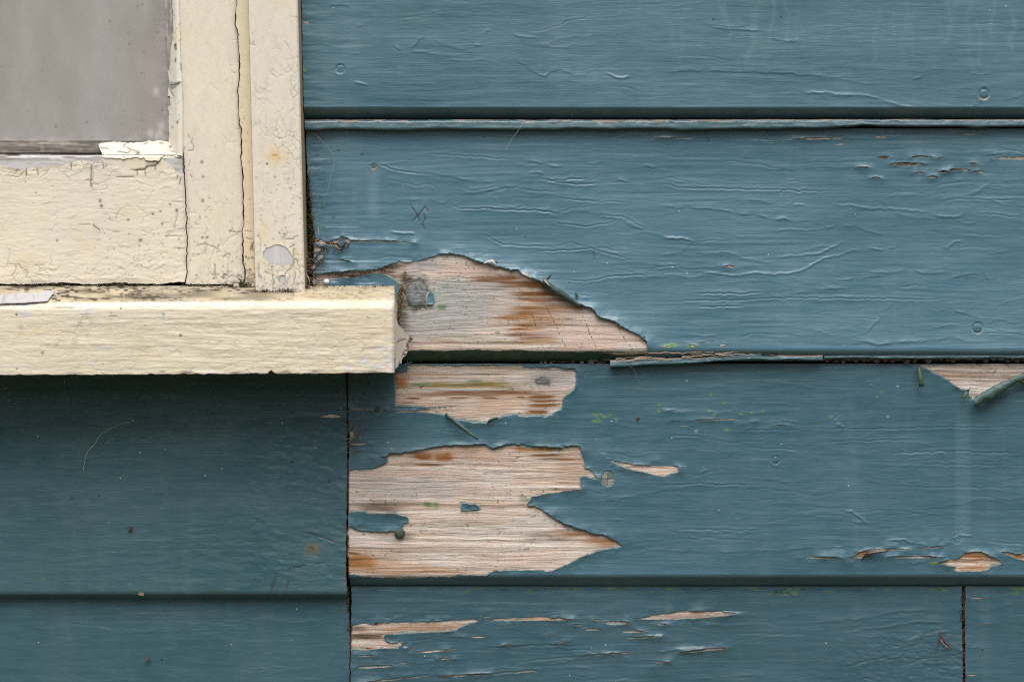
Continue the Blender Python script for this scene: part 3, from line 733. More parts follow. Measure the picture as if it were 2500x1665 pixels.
# the old green coat that survives on the rabbet under the bare patch
gG = Grid(axis(960, 1592, 3, 0, 3000), axis(852, 881.5, 1.5, 0, 3000), lambda U, V: np.interp(V, [p[0] for p in profB], [p[1] for p in profB]) - .0002)
gG.hole([(940, 840)] + rough(c4('660,905 740,880 800,878 860,874 900,876 1000,884 1100,877 1200,872 1290,874 1340,880 1400,878 1500,874 1600,882 1800,886 1900,884 2000,882 2100,884 2200,886 2330,884'), .8, 5, False) + [(1600, 840)], 0, 5, 40)
gG.H += .12 * fbm(gG.U / 90, gG.V / 5, 3) + .08
for s in ('1285,878 1330,872 1385,874 1350,884',): gG.hole(rough(c4(s), .4, 4), 0, 5, 20)
march(gG, gG.phi, gG.H, gG.T, .2).build('old_paint', [M['green']], plB)

# scratches of the old green coat across the bare wood
t = Tri()
for s in ('1645,575 1700,680 1740,770 1785,862', '1870,590 1905,690 1940,780 1975,858', '2100,700 2130,760 2165,825', '1560,640 1590,720'):
    p = np.array(rough(c4(s), 1.1, 3, False))
    for i in range(len(p) - 1):
        if rng.random() < .5:
            q = W(p[i:i + 2, 0], p[i:i + 2, 1], np.interp(p[i:i + 2, 1], [q_[0] for q_ in profB], [q_[1] for q_ in profB]) - .0001)
            tube(t, q, .0003 * rng.uniform(.4, 1.0), 5, flat=.45)
t.build('paint_remnant', [M['green']], plB)

# ---- third board: two bare patches, the triangle at the right, slits at the bottom
H2 = '724,122 760,119 1000,124 1300,120 1548,118 1552,135 1620,138 1720,138 1760,128 1800,135 1840,150 1920,150 1935,170 1932,230 1920,290 1900,310 1850,345 1835,365 1832,415 1820,440 1790,450 1760,475 1720,488 1680,485 1560,487 1520,480 1495,470 1400,490 1330,510 1290,530 1220,535 1150,525 1080,510 1040,495 1000,475 900,468 830,462 700,459 560,458 538,452 640,448 760,445 900,428 1070,412 900,422 780,418 630,416 632,350 630,300 622,230 618,190 640,175 716,164'
H3 = '120,215 230,210 300,200 350,180 378,165 380,130 400,110 440,108 460,115 490,102 540,98 600,88 660,72 740,62 820,58 900,57 1010,53 1025,70 1055,80 1090,65 1130,55 1180,50 1255,50 1258,60 1330,65 1420,72 1500,77 1510,63 1600,62 1615,80 1625,120 1635,160 1640,200 1665,205 1690,225 1715,255 1720,278 1690,270 1640,258 1612,262 1622,335 1540,345 1480,355 1380,370 1300,385 1295,400 1270,432 1280,442 1320,440 1350,460 1400,490 1450,525 1490,550 1560,575 1650,600 1690,622 1760,628 1800,650 1850,680 1885,700 1850,708 1760,720 1690,745 1630,765 1560,800 1470,840 1420,860 1385,860 1380,852 1260,852 1160,856 1060,856 1045,868 1030,870 1015,886 900,884 830,884 800,893 730,895 640,892 580,905 500,908 420,900 330,900 240,893 180,885 120,880'
rC = np.random.default_rng(13)
def shapeC(g):
    h2_ = rough(c5(H2), .9, 4); g.hole(h2_, A=.7, wd=12, seed=5)
    w, d, ins, _ = g.dist(h2_, 130, True)
    g.H[w] += np.where(ins, 0, 1) * 1.3 * np.exp(-d / 26) * sst(980, 1040, g.V[w]) * sst(1040, 1100, g.U[w]) * sst(1420, 1330, g.U[w])
    g.H[w] += np.where(ins, 0, 1) * .8 * np.exp(-d / 26) * sst(1300, 1390, g.U[w])
    h3_ = rough(c6(H3), .9, 4); g.hole(h3_, A=.8, wd=11, seed=6)
    w, d, ins, _ = g.dist(h3_, 130, True)
    o = np.where(ins, 0, 1)
    g.H[w] += o * 1.5 * np.exp(-d / 34) * sst(1290, 1360, g.U[w]) * sst(1225, 1250, g.V[w]) * sst(1345, 1300, g.V[w])
    g.H[w] += o * .9 * np.exp(-d / 24) * sst(1130, 1100, g.V[w])
    g.H[w] += o * .9 * np.exp(-d / 30) * sst(1040, 960, g.U[w]) * sst(1160, 1120, g.V[w])
    g.island(rough(c6('100,485 190,478 245,480 250,490 350,492 430,492 470,505 500,512 517,525 512,535 520,548 490,552 478,570 470,595 430,602 330,605 230,602 190,595 165,575 100,578'), .7, 4), .9, 14)
    g.island(rough(c6('852,430 890,428 905,435 940,432 965,445 970,465 930,468 895,475 850,475'), .5, 4), .45, 5)
    left_edge(g, '851,870 850,950 851,1020 853,1090 851,1180 850,1260 849,1340 852,1400 857,1440')
    g.hole(rough(c6('1775,140 1810,150 1850,158 1920,170 2000,182 2080,186 2150,188 2235,186 2240,232 2190,238 2150,258 2100,252 2060,240 2010,228 1950,220 1900,205 1850,185 1810,162'), .6, 4), A=.9, wd=14, seed=7)
    h9 = rough(cR2('1668,900 1690,886 1900,885 2352,880 2700,880 2700,880 2500,900 2352,962 2290,990 2200,1035 2120,1085 2050,1118 2020,1115 1990,1060 1950,1045 1880,1000 1830,965 1760,935 1700,905'), .8, 4)
    g.hole(h9, A=.9, wd=14, seed=8)
    w, d, ins, _ = g.dist(h9, 130, True)
    g.H[w] += np.where(ins, 0, 1) * 1.7 * np.exp(-d / 30) * sst(2255, 2290, g.U[w]) * sst(2385, 2350, g.U[w]) * sst(900, 930, g.V[w])
    g.hole(rough(cBR('1785,806 1860,785 1930,780 1950,760 1972,742 2030,730 2080,735 2130,760 2180,785 2222,808 2140,830 2120,850 2080,860 1930,862 1900,850 1922,828 1860,822'), .7, 4), A=.9, wd=14, seed=9)
    g.hole(rough(cBR('2190,735 2240,733 2300,750 2360,745 2500,760 2500,800 2340,790 2280,770'), .7, 4), A=.8, wd=12)
    g.hole(rough(cBR('1215,769 1265,762 1300,735 1350,722 1430,715 1560,716 1690,712 1870,690 1800,712 1560,722 1440,731 1380,742 1340,760 1318,780 1270,772'), .5, 4), A=1.1, wd=15, seed=10)
    for u, v, L, hh in [(1650, 768, 370, 18), (1065, 772, 240, 16), (1900, 826, 160, 6)]:
        (a, b), = cBR('%f,%f' % (u, v)); g.hole(lens(a, b, L * K, hh * K), A=.9, wd=11, m=60, seed=int(u))
    # upper flaps beside the bare patch
    g.hole(rough(c4('390,1246 470,1250 560,1248 575,1236 600,1246 640,1252 560,1260 470,1258 400,1256'), .6, 4), A=.5, wd=7, m=50)
    g.hole(rough(c4('392,1466 440,1468 532,1466 490,1478 410,1480'), .5, 4), A=.7, wd=8, m=60)
    g.hole(rough(c4('392,1400 430,1380 440,1420 420,1455 392,1462'), 1.0, 4), A=.4, wd=6, m=50)
    g.hole(rough(c6('270,132 330,134 378,126 380,131 330,138'), .4, 4), A=.5, wd=8, m=60)
    for u, v, L, hh in [(390, 1238, 330, 11), (800, 1273, 110, 6), (110, 1180, 90, 5), (130, 1250, 80, 5), (200, 1278, 130, 5), (560, 1272, 70, 4), (640, 1257, 60, 4), (1190, 1272, 60, 4), (1370, 1010, 90, 5)]:
        (a, b), = cR2('%f,%f' % (u, v)); g.hole(lens(a, b, L * K, max(2.6, hh * K), -.03 if L > 300 else 0), A=.5, wd=8, m=50, seed=int(u))
    g.H[g.win(cR2('215,1200 600,1245'), 0)] += 0
    traced(g, cR2, '530,1305 800,1305 940,1310;940,1295 1340,1300 1800,1290 2340,1285;1340,1015 1410,1012;1130,1240 1180,1200;100,1340 300,1345;1060,1380 1400,1372 1700,1370;600,1420 900,1430', 3.2, .3, 'check')
    traced(g, cBR, '665,275 740,272 790,288 875,290;1210,475 1250,475 1350,555;1230,525 1300,555 1355,555;0,730 400,735 800,728 950,712 1200,705 1400,690;1480,660 1600,660 1660,685;290,235 330,215;250,265 290,268;1660,685 1760,700 1880,690;1890,650 1940,630 2020,640;1400,805 1550,812 1690,805 1760,790', 3.2, .46)
    traced(g, cBR, '0,310 250,305 400,310 560,310 680,312;1500,110 1900,95 2352,110;1640,180 2352,185;1450,320 1900,325 2352,330;130,595 700,598;2120,665 2352,690', 3.4, .3, 'check')
    traced(g, c6, '1930,690 2050,720 2300,735;1750,382 1820,380;1815,530 1880,533;1850,325 1920,300;1780,400 1850,415 1920,370;1690,340 1740,350', 3.2, .4)
    wrinkles(g, 120, 1350, 2490, 920, 1385, rC, (.04, .13), (120, 420), .02, ('ridge', 'check'), (3, 5))
    wrinkles(g, 12, 870, 1300, 1005, 1060, rC, (.04, .12), (60, 200), .03)
    u, v = cR2('768,1495')[0]; g.nail(u, v, 10, .5)
    u, v = cBR('525,507')[0]; g.nail(u, v, 6, .35)
    u, v = cBR('1925,655')[0]; g.nail(u, v, 11, .35)
    u, v = c6('1787,270')[0]; g.hole([(u + 17.5 * math.cos(q) , v + 20.5 * math.sin(q)) for q in np.linspace(0, 2 * math.pi, 26)[:-1]], A=.35, wd=7, m=60)
    u, v = c4('578,1256')[0]; g.nail(u, v, 9, .5)
    g.line([(2351, 985), (2349, 1100), (2352, 1220), (2350, 1330)], 4, 0, 'ridge', (0, .2, 24))
    for s in ('355,1080', '615,1195', '685,1185', '440,1130', '1415,1095', '1443,1065', '25,1145', '345,1180', '20,1185', '455,1302', '1118,1220', '375,1205', '545,1200'): g.spot(*cR2(s)[0], rC.uniform(2, 4.5), rC.uniform(2, 3.5), 1, 1)
    for i in range(18): g.spot(*c4('%f,%f' % (1930 + 190 * rC.random(), 1280 + 60 * rC.random()))[0], rC.uniform(2, 5), rC.uniform(1.5, 2.5), 1, 1)
    for s in ('1545,1025', '1483,1220', '200,990', '260,1312', '1000,600'): g.spot(*cR2(s)[0], 2.6, 2.6, 0, 2.2)
    g.spot(*cR2('1975,1075')[0], 8, 10, 1, .6)
    g.spot(*cBR('1775,808')[0], 8, 4, 1, 1)
    for i in range(40): g.spot(rC.uniform(855, 905), rC.uniform(915, 1050), rC.uniform(2, 4), rC.uniform(2, 4), 2, .6)
stC = stn(c5, '1250 322 1000 40 BROWN .7;1150 262 760 36 OLIVE .75;1050 300 500 12 GREY .9;660 240 130 70 ORNG .9;900 190 500 30 TAN .4;1280 188 300 12 BROWN .6;760 362 110 14 BROWN .85;1080 358 150 11 BROWN .9;1310 355 110 10 BROWN .85;1680 350 200 18 BROWN .95;1700 379 220 18 BROWN .95;1700 412 230 24 BROWN .95;1655 457 160 26 BROWN .95;1535 350 50 11 BROWN .9;720 389 110 7 BROWN .8;1690 236 120 50 GRN .7;1750 200 360 90 GREY .7;800 262 130 20 GRN .6;1200 240 120 20 GRN .6;1180 262 240 16 DARK .3;1150 440 900 110 ORNG .25;1000 135 600 40 PINK .6')
stC += stn(c6, '610 130 130 38 BROWN .9;740 132 120 42 BROWN .95;645 184 160 14 BROWN .9;1262 82 120 26 ORNG .8;1340 84 300 22 TAN .9;1385 122 200 16 BROWN .85;1450 143 260 12 BROWN .8;210 805 190 80 TAN .95;170 800 120 40 BROWN .6;160 745 100 16 DARK .9;330 462 260 60 DARK .55;430 440 200 40 DARK .3;640 438 50 34 GRN .75;690 440 40 40 GRN .6;1260 410 70 36 GRN .5;1400 645 300 40 DARK .4;900 560 900 30 GRN .2;800 110 900 110 ORNG .3;1560 180 200 200 TAN .3;1560 615 260 40 TAN .5;1750 670 240 60 TAN .6;500 250 800 60 PINK .5;500 330 800 120 GREY .55;480 640 140 50 DARK .4;370 640 140 40 GREY .5;1200 800 700 90 PINK .7;600 860 600 40 TAN .4;300 800 400 120 TAN .4')
stC += stn(cBR, '2050 790 300 16 BROWN .7;2000 760 300 40 TAN .7;2040 840 240 40 ORNG .5;1300 745 160 40 TAN .9;2300 770 200 40 TAN .8')
usC = axis(840, 4100, 2.8, 700, 2512); vsC = axis(888, 1431, 1.9, 800, 1500)
profC = cup(888, .0012, 1396, -.0062, .3) + [(1402, -.0064), (1408, -.0058), (1431, .003)]
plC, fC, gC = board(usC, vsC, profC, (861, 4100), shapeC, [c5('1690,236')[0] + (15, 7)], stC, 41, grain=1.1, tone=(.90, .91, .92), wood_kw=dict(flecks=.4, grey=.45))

# ---- fourth row: two boards meeting at the upright joint
rD = np.random.default_rng(14)
def shapeD(g):
    left_edge(g, '858,1425 859,1500 857,1560 856,1700 856,2000')
    g.hole([(2420, 1420)] + jag([(2348, 1420), (2347, 1500), (2349, 1580), (2350, 1700), (2350, 1980)], .7) + [(2420, 1980)], A=.3, wd=9, cut=True, m=60)
    for s in ('140,1205 230,1193 290,1195 310,1182 330,1190 450,1185 600,1178 800,1172 880,1168 930,1162 975,1175 900,1195 840,1220 820,1240 700,1248 600,1250 480,1255 400,1260 358,1268 365,1295 390,1310 440,1315 462,1302 480,1325 450,1340 490,1350 400,1352 320,1352 270,1362 140,1362', '1030,1175 1070,1160 1150,1157 1280,1150 1370,1145 1430,1155 1480,1152 1520,1160 1580,1158 1540,1168 1470,1175 1400,1172 1300,1175 1150,1178', '1920,1160 2000,1155 2090,1138 2135,1130 2260,1112 2340,1112 2420,1110 2520,1118 2620,1125 2570,1138 2470,1150 2340,1162 2270,1165 2090,1168 2000,1165'):
        g.hole(rough(c6(s), .6, 4), A=.95, wd=12, seed=int(rD.integers(99)))
    for u, v, L, hh, sl in [(1715, 1168, 62, 9, 0), (1840, 1187, 200, 17, 0), (1595, 1200, 72, 10, 0), (1690, 1230, 132, 12, 0), (1945, 1243, 160, 13, 0), (2130, 1197, 82, 9, 0), (1010, 1150, 72, 8, -.1), (960, 1278, 120, 7, -.03), (690, 1366, 320, 9, -.1), (750, 1413, 110, 9, 0), (300, 1467, 260, 14, -.06), (245, 1397, 150, 7, 0), (1410, 1260, 60, 6, 0), (860, 1522, 380, 10, -.07), (2010, 1280, 240, 9, -.05), (1160, 1328, 110, 6, 0), (430, 1546, 520, 9, -.1), (2320, 1370, 200, 8, -.08), (2420, 1358, 300, 13, -.07), (2130, 1440, 110, 7, -.05), (1800, 1385, 420, 7, -.06), (1240, 1500, 220, 6, -.05), (1490, 1310, 120, 6, -.2), (540, 1350, 90, 6, 0), (470, 1444, 120, 5, -.05)]:
        (a, b), = c6('%f,%f' % (u, v)); g.hole(lens(a, b, L * K, max(3.3, hh * K * 1.4), sl), A=.8, wd=9, m=60, seed=int(u))
    g.hole(rough(cBR('1815,1232 1832,1290 1858,1320 1898,1362 1850,1338 1820,1300'), .4, 4), A=.4, wd=6, m=50)
    traced(g, cBR, '1020,1190 1300,1160 1600,1110 1800,1110;1080,1230 1400,1190 1640,1140 1850,1150;1200,1250 1500,1210 1700,1180 1900,1200;1640,1290 1740,1240 1900,1190;1560,1320 1700,1270 1880,1240;1500,1360 1640,1320 1800,1290;180,1555 350,1540 500,1530 660,1515;890,1450 970,1440 1060,1420;1210,1460 1290,1425;0,1375 100,1365 200,1350', 4, .4)
    traced(g, c6, '1100,1450 1400,1420 1700,1395 2000,1385;700,1545 1000,1520 1300,1490 1400,1505;500,1310 700,1280 900,1290;1000,1350 1300,1330 1600,1340;600,1420 900,1400', 3.6, .36, 'check')
    wrinkles(g, 70, 880, 2300, 1500, 1670, rD, (.08, .24), (70, 300), -.06)
    w = g.win([(2080, 1530), (2340, 1660)], 0)
    g.H += .3 * sst(1980, 2150, g.U) * sst(1500, 1580, g.V) * fbm((g.U + g.V) / 16, (g.V - .4 * g.U) / 8, 77)
    u, v = cBR('845,985')[0]
    for i in range(16): g.spot(u + rD.normal() * 14, v + rD.normal() * 5, rD.uniform(3, 7), rD.uniform(2, 4), 1 if i % 2 else 2, .7)
    for i in range(50): g.spot(rD.uniform(870, 2340), 1434 + abs(rD.normal()) * 5, rD.uniform(4, 12), rD.uniform(1.5, 3), 1 if i % 3 else 2, .55)
    u, v = c6('308,1186')[0]; g.nail(u, v, 6, .5)
stD = stn(c6, '250 1280 260 30 DARK .9;200 1230 120 30 DARK .6;330 1320 160 40 PINK .6;600 1215 700 60 TAN .5;1300 1165 400 16 TAN .5;2200 1145 600 30 DARK .25;220 1350 160 14 BROWN .9')
usD = axis(848, 2352, 2.8, 700, 2512); vsD = axis(1431, 1970, 1.9, 1400, 1674)
profD = cup(1431, .0012, 1970, -.006, .25)
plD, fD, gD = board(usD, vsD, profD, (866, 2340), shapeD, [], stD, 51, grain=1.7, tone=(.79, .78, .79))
def shapeE(g):
    g.hole([(2300, 1420)] + jag([(2357, 1420), (2356, 1500), (2357, 1580), (2358, 1700), (2358, 1980)], .7) + [(2300, 1980)], A=.3, wd=9, cut=True, m=60)
    for u, v, L, hh in [(2045, 1031, 140, 8), (2110, 1196, 150, 7), (2000, 1335, 120, 6), (2010, 1520, 90, 10)]:
        (a, b), = cBR('%f,%f' % (u, v)); g.hole(lens(a, b, L * K, max(2.6, hh * K)), A=.5, wd=8, m=50, seed=int(u))
    wrinkles(g, 18, 2370, 2490, 1450, 1670, rD, (.05, .16), (40, 120), .03)
    for i in range(14): g.spot(rD.uniform(2470, 2510), rD.uniform(1432, 1448), rD.uniform(4, 8), rD.uniform(2, 4), 1, .7)
usE = axis(2350, 4100, 3.4, 700, 2512)
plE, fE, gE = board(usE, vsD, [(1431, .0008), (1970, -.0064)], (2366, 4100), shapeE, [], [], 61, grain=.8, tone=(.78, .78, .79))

# ---- boards below the window
rL = np.random.default_rng(15)
def right_edge(g, s, umax):
    p = [tuple(map(float, q.split(','))) for q in s.split()]
    g.hole([(umax, p[0][1])] + jag(p, .8) + [(umax, p[-1][1])], A=.35, wd=10, cut=True, m=60)
def shapeL1(g):
    right_edge(g, '843,870 845,960 847,1060 847,1180 845,1290 844,1400 848,1470', 930)
    m = sst(520, 700, g.U) * sst(1010, 1120, g.V) * sst(1440, 1400, g.V)
    g.H += .52 * m * fbm((g.U + .35 * g.V + 22 * fbm(g.U / 60, g.V / 40, 84)) / 27, (g.V - .28 * g.U + 14 * fbm(g.U / 50, g.V / 50, 83)) / 11, 81) * np.clip(.6 + .8 * fbm(g.U / 70, g.V / 60, 85), .1, 1.3) + .2 * sst(300, 520, g.U) * sst(1230, 1330, g.V) * fbm(g.U / 40, g.V / 9, 82)
    g.hole(rough(c4('200,1299 250,1290 285,1283 330,1290 360,1300 320,1304 285,1308 240,1302'), .8, 4), A=.5, wd=7, m=50)
    traced(g, cBL, '1940,650 2020,670 2080,690 2130,710 2195,720;1870,875 1960,860;2000,858 2080,845;1725,1035 1750,960 1770,920 1805,880;1815,1060 1830,1000 1845,950;800,1450 880,1440 940,1420', 2.6, .34, 'groove', .8)
    for s in ('1940,650 2020,670 2080,690 2130,710 2195,720', '1725,1035 1750,960 1770,920', '1815,1060 1830,1000 1845,950', '1870,875 1950,860'): g.line(rough(cBL(s), .8, 6, False), 2, 0, 'ridge', (2, .8, 1.8))
    (u, v), = cBL('2100,330'); g.nail(u, v, 5, .8); g.spot(u, v, 4, 4, 2, .9)
    (u, v), = cBL('1995,755')
    g.rust(u, v, 17, 13, .8); g.rust(u + 2, v + 14, 7, 12, .4)
    g.spot(u, v, 5, 5, 2, .8)
    wrinkles(g, 60, 0, 830, 1000, 1430, rL, (.04, .13), (60, 260), .02)
    for i in range(22): g.spot(rL.uniform(20, 830), rL.uniform(930, 1430), rL.uniform(1.6, 3), rL.uniform(1.6, 3), int(rL.integers(0, 3)), .9)
    for i in range(9):
        u = rL.uniform(60, 480); v = rL.uniform(1180, 1400); p = []
        for k in range(12): p.append((u, v)); u += rL.normal() * 4; v += 9
        g.line(p, 3, 0, 'ridge', (0, rL.uniform(.03, .1), 6))
    for i in range(34):     # old cobweb dust just under the sill
        u = rL.uniform(0, 830); v = rL.uniform(915, 1000); g.line([(u, v), (u + rL.uniform(20, 80), v + rL.normal() * 7)], 2, 0, 'ridge', (2, .35, 1.4))
vsL = axis(872, 1461, 2.6, 860, 1500); usL = axis(-1500, 848, 3.6, -12, 3000)
plL, fL, gL = board(usL, vsL, cup(872, .0005, 1436, -.0076, .55) + [(1444, -.0078), (1451, -.007), (1461, -.0003)], (-1500, 836), shapeL1, [], [], 71, grain=.75, tone=(.71, .74, .70))  # darker tone puts the sill's shade into the paint colour
def shapeL2(g):
    right_edge(g, '848,1440 852,1500 853,1580 852,1680 852,2020', 930)
    traced(g, cBL, '780,1460 900,1435 960,1415;1300,1400 1500,1410 1900,1430;2100,1490 2130,1430', 3, .3)
    wrinkles(g, 36, 0, 830, 1480, 1670, rL, (.05, .16), (60, 300), .02)
    for i in range(8):
        u = rL.uniform(60, 620); v = rL.uniform(1480, 1600); p = []
        for k in range(12): p.append((u, v)); u += rL.normal() * 4; v += 9
        g.line(p, 3, 0, 'ridge', (0, rL.uniform(.03, .1), 7))
vsL2 = axis(1461, 2015, 2.6, 1440, 1674); usL2 = axis(-1500, 854, 3.6, -12, 3000)
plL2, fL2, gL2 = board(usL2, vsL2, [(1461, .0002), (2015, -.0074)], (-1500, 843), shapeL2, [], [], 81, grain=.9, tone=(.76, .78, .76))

# ---- rows beyond the picture
def far_row(u0, u1, v0, v1):
    t = Tri(); prism(t, u0, u1, [(v0, .001), (v1 - 26, -.006), (v1, .001)], .013, col=(0, 0, 0, 1)); t.build('plank', [M['blue']], wall)
for k in range(2): far_row(744, 4100, -250 - 560 * (k + 1), -250 - 560 * k)
for k in range(2): far_row(862, 4100, 1975 + 560 * k, 1972 + 560 * (k + 1)); far_row(-1500, 842, 2018 + 560 * k, 2015 + 560 * (k + 1))

# ---- narrow lips of wood between the rows
def lip(us, vt, vb, yt, yf, rag, seed):
    """vt, vb: functions of u giving the upper and lower edge"""
    s = np.array([0, .06, .14, .3, .5, .7, .84, .93, 1.0])
    us = np.asarray(us)
    g = Grid(us, s, lambda U, Vn: np.interp(Vn, [0, .14, .84, .93, 1], [yt, yf + .0006, yf - .0003, yf, yf + .0022]),
             lambda U, Vn: (U, vt(U) * (1 - Vn) + vb(U) * Vn))
    t = Tri()
    U, V = g.warp(g.U, g.V)
    c = np.stack([.29 + .12 * vn(U / 40, V, seed),   .25 + .09 * vn(U / 40, V, seed), .215 + .08 * vn(U / 40, V, seed), np.ones_like(U)], -1)
    H = .25 * fbm(U / 30, V / 5, seed) + .2 * fbm(U / 9, V / 4, seed + 1)
    march(g, g.phi, H, c, tri=t)
    # back and ends of the strip
    P = W(U, V, g.Y)
    for col_ in (0, -1):
        e = P[:, col_]; b = e.copy(); b[:, 1] = .003
        n = len(e)
        t.add(np.concatenate([e, b]), [[i, i + 1, n + i + 1, n + i] for i in range(n - 1)], 0, (.36, .26, .18, 1), smooth=False)
    for row in (0, -1):
        e = P[row]; b = e.copy(); b[:, 1] = .004
        n = len(e)
        t.add(np.concatenate([e, b]), [[i, i + 1, n + i + 1, n + i] for i in range(n - 1)], 0, (.12, .07, .045, 1), smooth=False)
    o = t.build('lip_strip', [M['wood']], wall)
    # paint on its face; the upper arris has worn bare
    phi = np.minimum(s[:, None] * 0 + (g.V - .06 - rag * sst(-.3, .5, fbm(U / 130, V * 0, seed + 9)) - .16 * np.clip(fbm(U / 34, V / 3, seed + 2), -1, 1) - .16 * sst(.3, .7, fbm(U / 60, V * 0 + 3, seed + 3))) * 40, (1.05 - g.V) * 40)
    f = march(g, phi, H + .3, g.T, .22, mat2=1)
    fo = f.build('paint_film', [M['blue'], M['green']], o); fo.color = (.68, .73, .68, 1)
    return o
def wob(a, seed, amp=1.2): return lambda U: np.interp(U, [p[0] for p in a], [p[1] for p in a]) + amp * vn(U / 45, U * 0, seed)
uu = axis(744, 4100, 5, 0, 2520)
lip(uu, wob([(744, 293), (2500, 292)], 1, .8), wob([(744, 318), (1100, 317), (1900, 317), (2110, 308), (2500, 311)], 2, 2.2), -.0008, -.0046, .05, 5)
u1 = axis(1490, 2008, 4, 0, 2520)
lip(u1, wob([(1486, 879), (1560, 876), (1700, 871), (1850, 863), (2010, 864)], 3, 2.2), wob([(1486, 896), (1560, 894), (1650, 890), (1720, 884), (1900, 879), (2010, 879)], 4, 2.4), -.001, -.0058, .30, 6)
u2 = axis(2012, 4100, 5, 0, 2520)
lip(u2, wob([(2010, 863), (2500, 861)], 7, 1.6), wob([(2010, 876), (2500, 874)], 8, 1.6), -.001, -.0042, .3, 7)
# shreds of split wood on top of the broken lip
t = Tri()
for s, r in (('800,598 900,596 1100,600 1300,592 1480,582 1560,590 1590,578', 1.7), ('410,668 530,660', 1.6), ('640,664 740,652 850,655 1000,662', 2.0), ('1200,645 1320,640 1460,625 1600,618', 1.8), ('1600,610 1700,605 1880,580', 2.2), ('540,690 700,672 900,668 1140,664', 1.3), ('1640,630 1800,618 1900,615 2050,612', 1.5), ('1300,600 1440,606 1580,600', 1.2)):
    p = np.array(rough(cr(1420, 740, KZ, s), 1.0, 5, False))
    tube(t, W(p[:, 0], p[:, 1], -.0062 - .0008 * rng.random()), r * S * np.linspace(1, .45, len(p)), 5, 0, (.40 + .1 * rng.random(), .35, .29, 1), flat=.6)
for s in ('1590,575 1580,592 1588,606', '2352,600 2250,612 2150,610'):
    p = np.array(rough(cr(1420, 740, KZ, s), .5, 4, False)); tube(t, W(p[:, 0], p[:, 1], -.0064), 1.1 * S, 5, 0, (.05, .04, .03, 1))
t.build('splinter', [M['wood']], plB)

# ---- dark space behind the boards
t = Tri()
a = W(600, -1400, .014); b = W(4200, 3100, .03)
t.add([(a[0], .0155, b[2]), (b[0], .0155, b[2]), (b[0], .0155, a[2]), (a[0], .0155, a[2])], [[0, 1, 2, 3]], 0, smooth=False)
a = W(-1600, 800, .014); b = W(700, 3100, .03)
t.add([(a[0], .016, b[2]), (b[0], .016, b[2]), (b[0], .016, a[2]), (a[0], .016, a[2])], [[0, 1, 2, 3]], 0, smooth=False)
t.build('sheathing', [M['sheath']], wall)

# ---- nails and screws
def nail_head(u, v, y, r, mat, parent, dome=.5, lab=None, name='nail_head'):
    t = Tri(); c = W(u, v, y); r = r * S
    V = []; F = []; n = 16
    for i, (q, hh) in enumerate([(1.0, -.2), (1.0, .25), (.86, .75), (.5, 1.0), (0.001, 1.05)]):
        for j in range(n):
            an = 2 * math.pi * j / n
            k = 1 + .05 * float(vn(an * 1.5, i * .5 + u, 3))
            V.append(c + np.array([math.cos(an) * q * r * k, -hh * dome * r, math.sin(an) * q * r * k]))
    for i in range(4):
        for j in range(n): F.append([i * n + j, i * n + (j + 1) % n, (i + 1) * n + (j + 1) % n, (i + 1) * n + j])
    t.add(V, F, 0, (0, 0, 0, 1))
    o = t.build(name, [mat], parent)
    if lab: o['label'] = lab
    return o
def yface(prof, v): return float(np.interp(v, [p[0] for p in prof], [p[1] for p in prof]))
for f, s, pr, r, mt, pa in ((c3, '343,442', profA, 8.5, 'blue', plA), (cTR, '2095,602', profA, 9.5, 'blue', plA), (cR2, '2055,655', profB, 10, 'blue', plB), (cR2, '768,1495', profC, 7, 'blue', plC), (cBR, '1925,658', profC, 8, 'blue', plC)):
    (u, v), = f(s); nail_head(u, v, yface(pr, v) - .0002, r, M[mt], pa, .12)
(u, v), = c6('460,618'); nail_head(u, v, yface(profC, v) - .0001, 12.5, M['nail'], plC, .55, 'bare rusty green nail head on stripped wood')
(u, v), = c4('578,1256'); nail_head(u, v, yface(profC, v) - .0006, 7.5, M['nail'], plC, .4)
(u, v), = c6('308,1188'); nail_head(u, v, yface(profD, v) - .0002, 5, M['nail'], plD, .5)
# slotted cross of the screw: four quarters left between the slots
(u, v), = c6('1787,270'); t = Tri(); y0 = yface(profC, v)
for q in range(4):
    a0 = q * math.pi / 2 + .03
    for lv, (yy, rr) in enumerate(((-.0001, 1.0), (-.0006, .97))):
        pass
    arc = [(math.cos(a0 + k * (math.pi / 2 - .06) / 7), math.sin(a0 + k * (math.pi / 2 - .06) / 7)) for k in range(8)]
    mid = (math.cos(a0 + math.pi / 4 - .05) * .07, math.sin(a0 + math.pi / 4 - .05) * .07)
    ring = [mid] + arc
    top = np.array([W(u + 15 * x, v - 18 * y, y0 - .0004) for x, y in ring]); bot = top + np.array([0, .0008, 0])
    n = len(ring)
    mi = 1 if q == 0 else 0
    cc = (.27, .28, .255, 1) if q != 2 else (.20, .23, .21, 1)
    t.add(np.concatenate([top, bot]), [[0, i, i + 1] for i in range(1, n - 1)], mi, cc, smooth=False)
    t.add(np.concatenate([top, bot]), [[i, (i + 1) % n, n + (i + 1) % n, n + i] for i in range(n)], mi, cc, smooth=False)
d_ = [W(u + 16.5 * math.cos(q), v - 19.5 * math.sin(q), y0 + .0000) for q in np.linspace(0, 2 * math.pi, 25)[:-1]]
t.add(d_, [[0, i, i + 1] for i in range(1, 23)], 2, (.04, .035, .03, 1), smooth=False)
o = t.build('screw_head', [M['wood'], M['blue'], M['nail']], plC); o['label'] = 'round screw head with a cross slot showing through the paint'

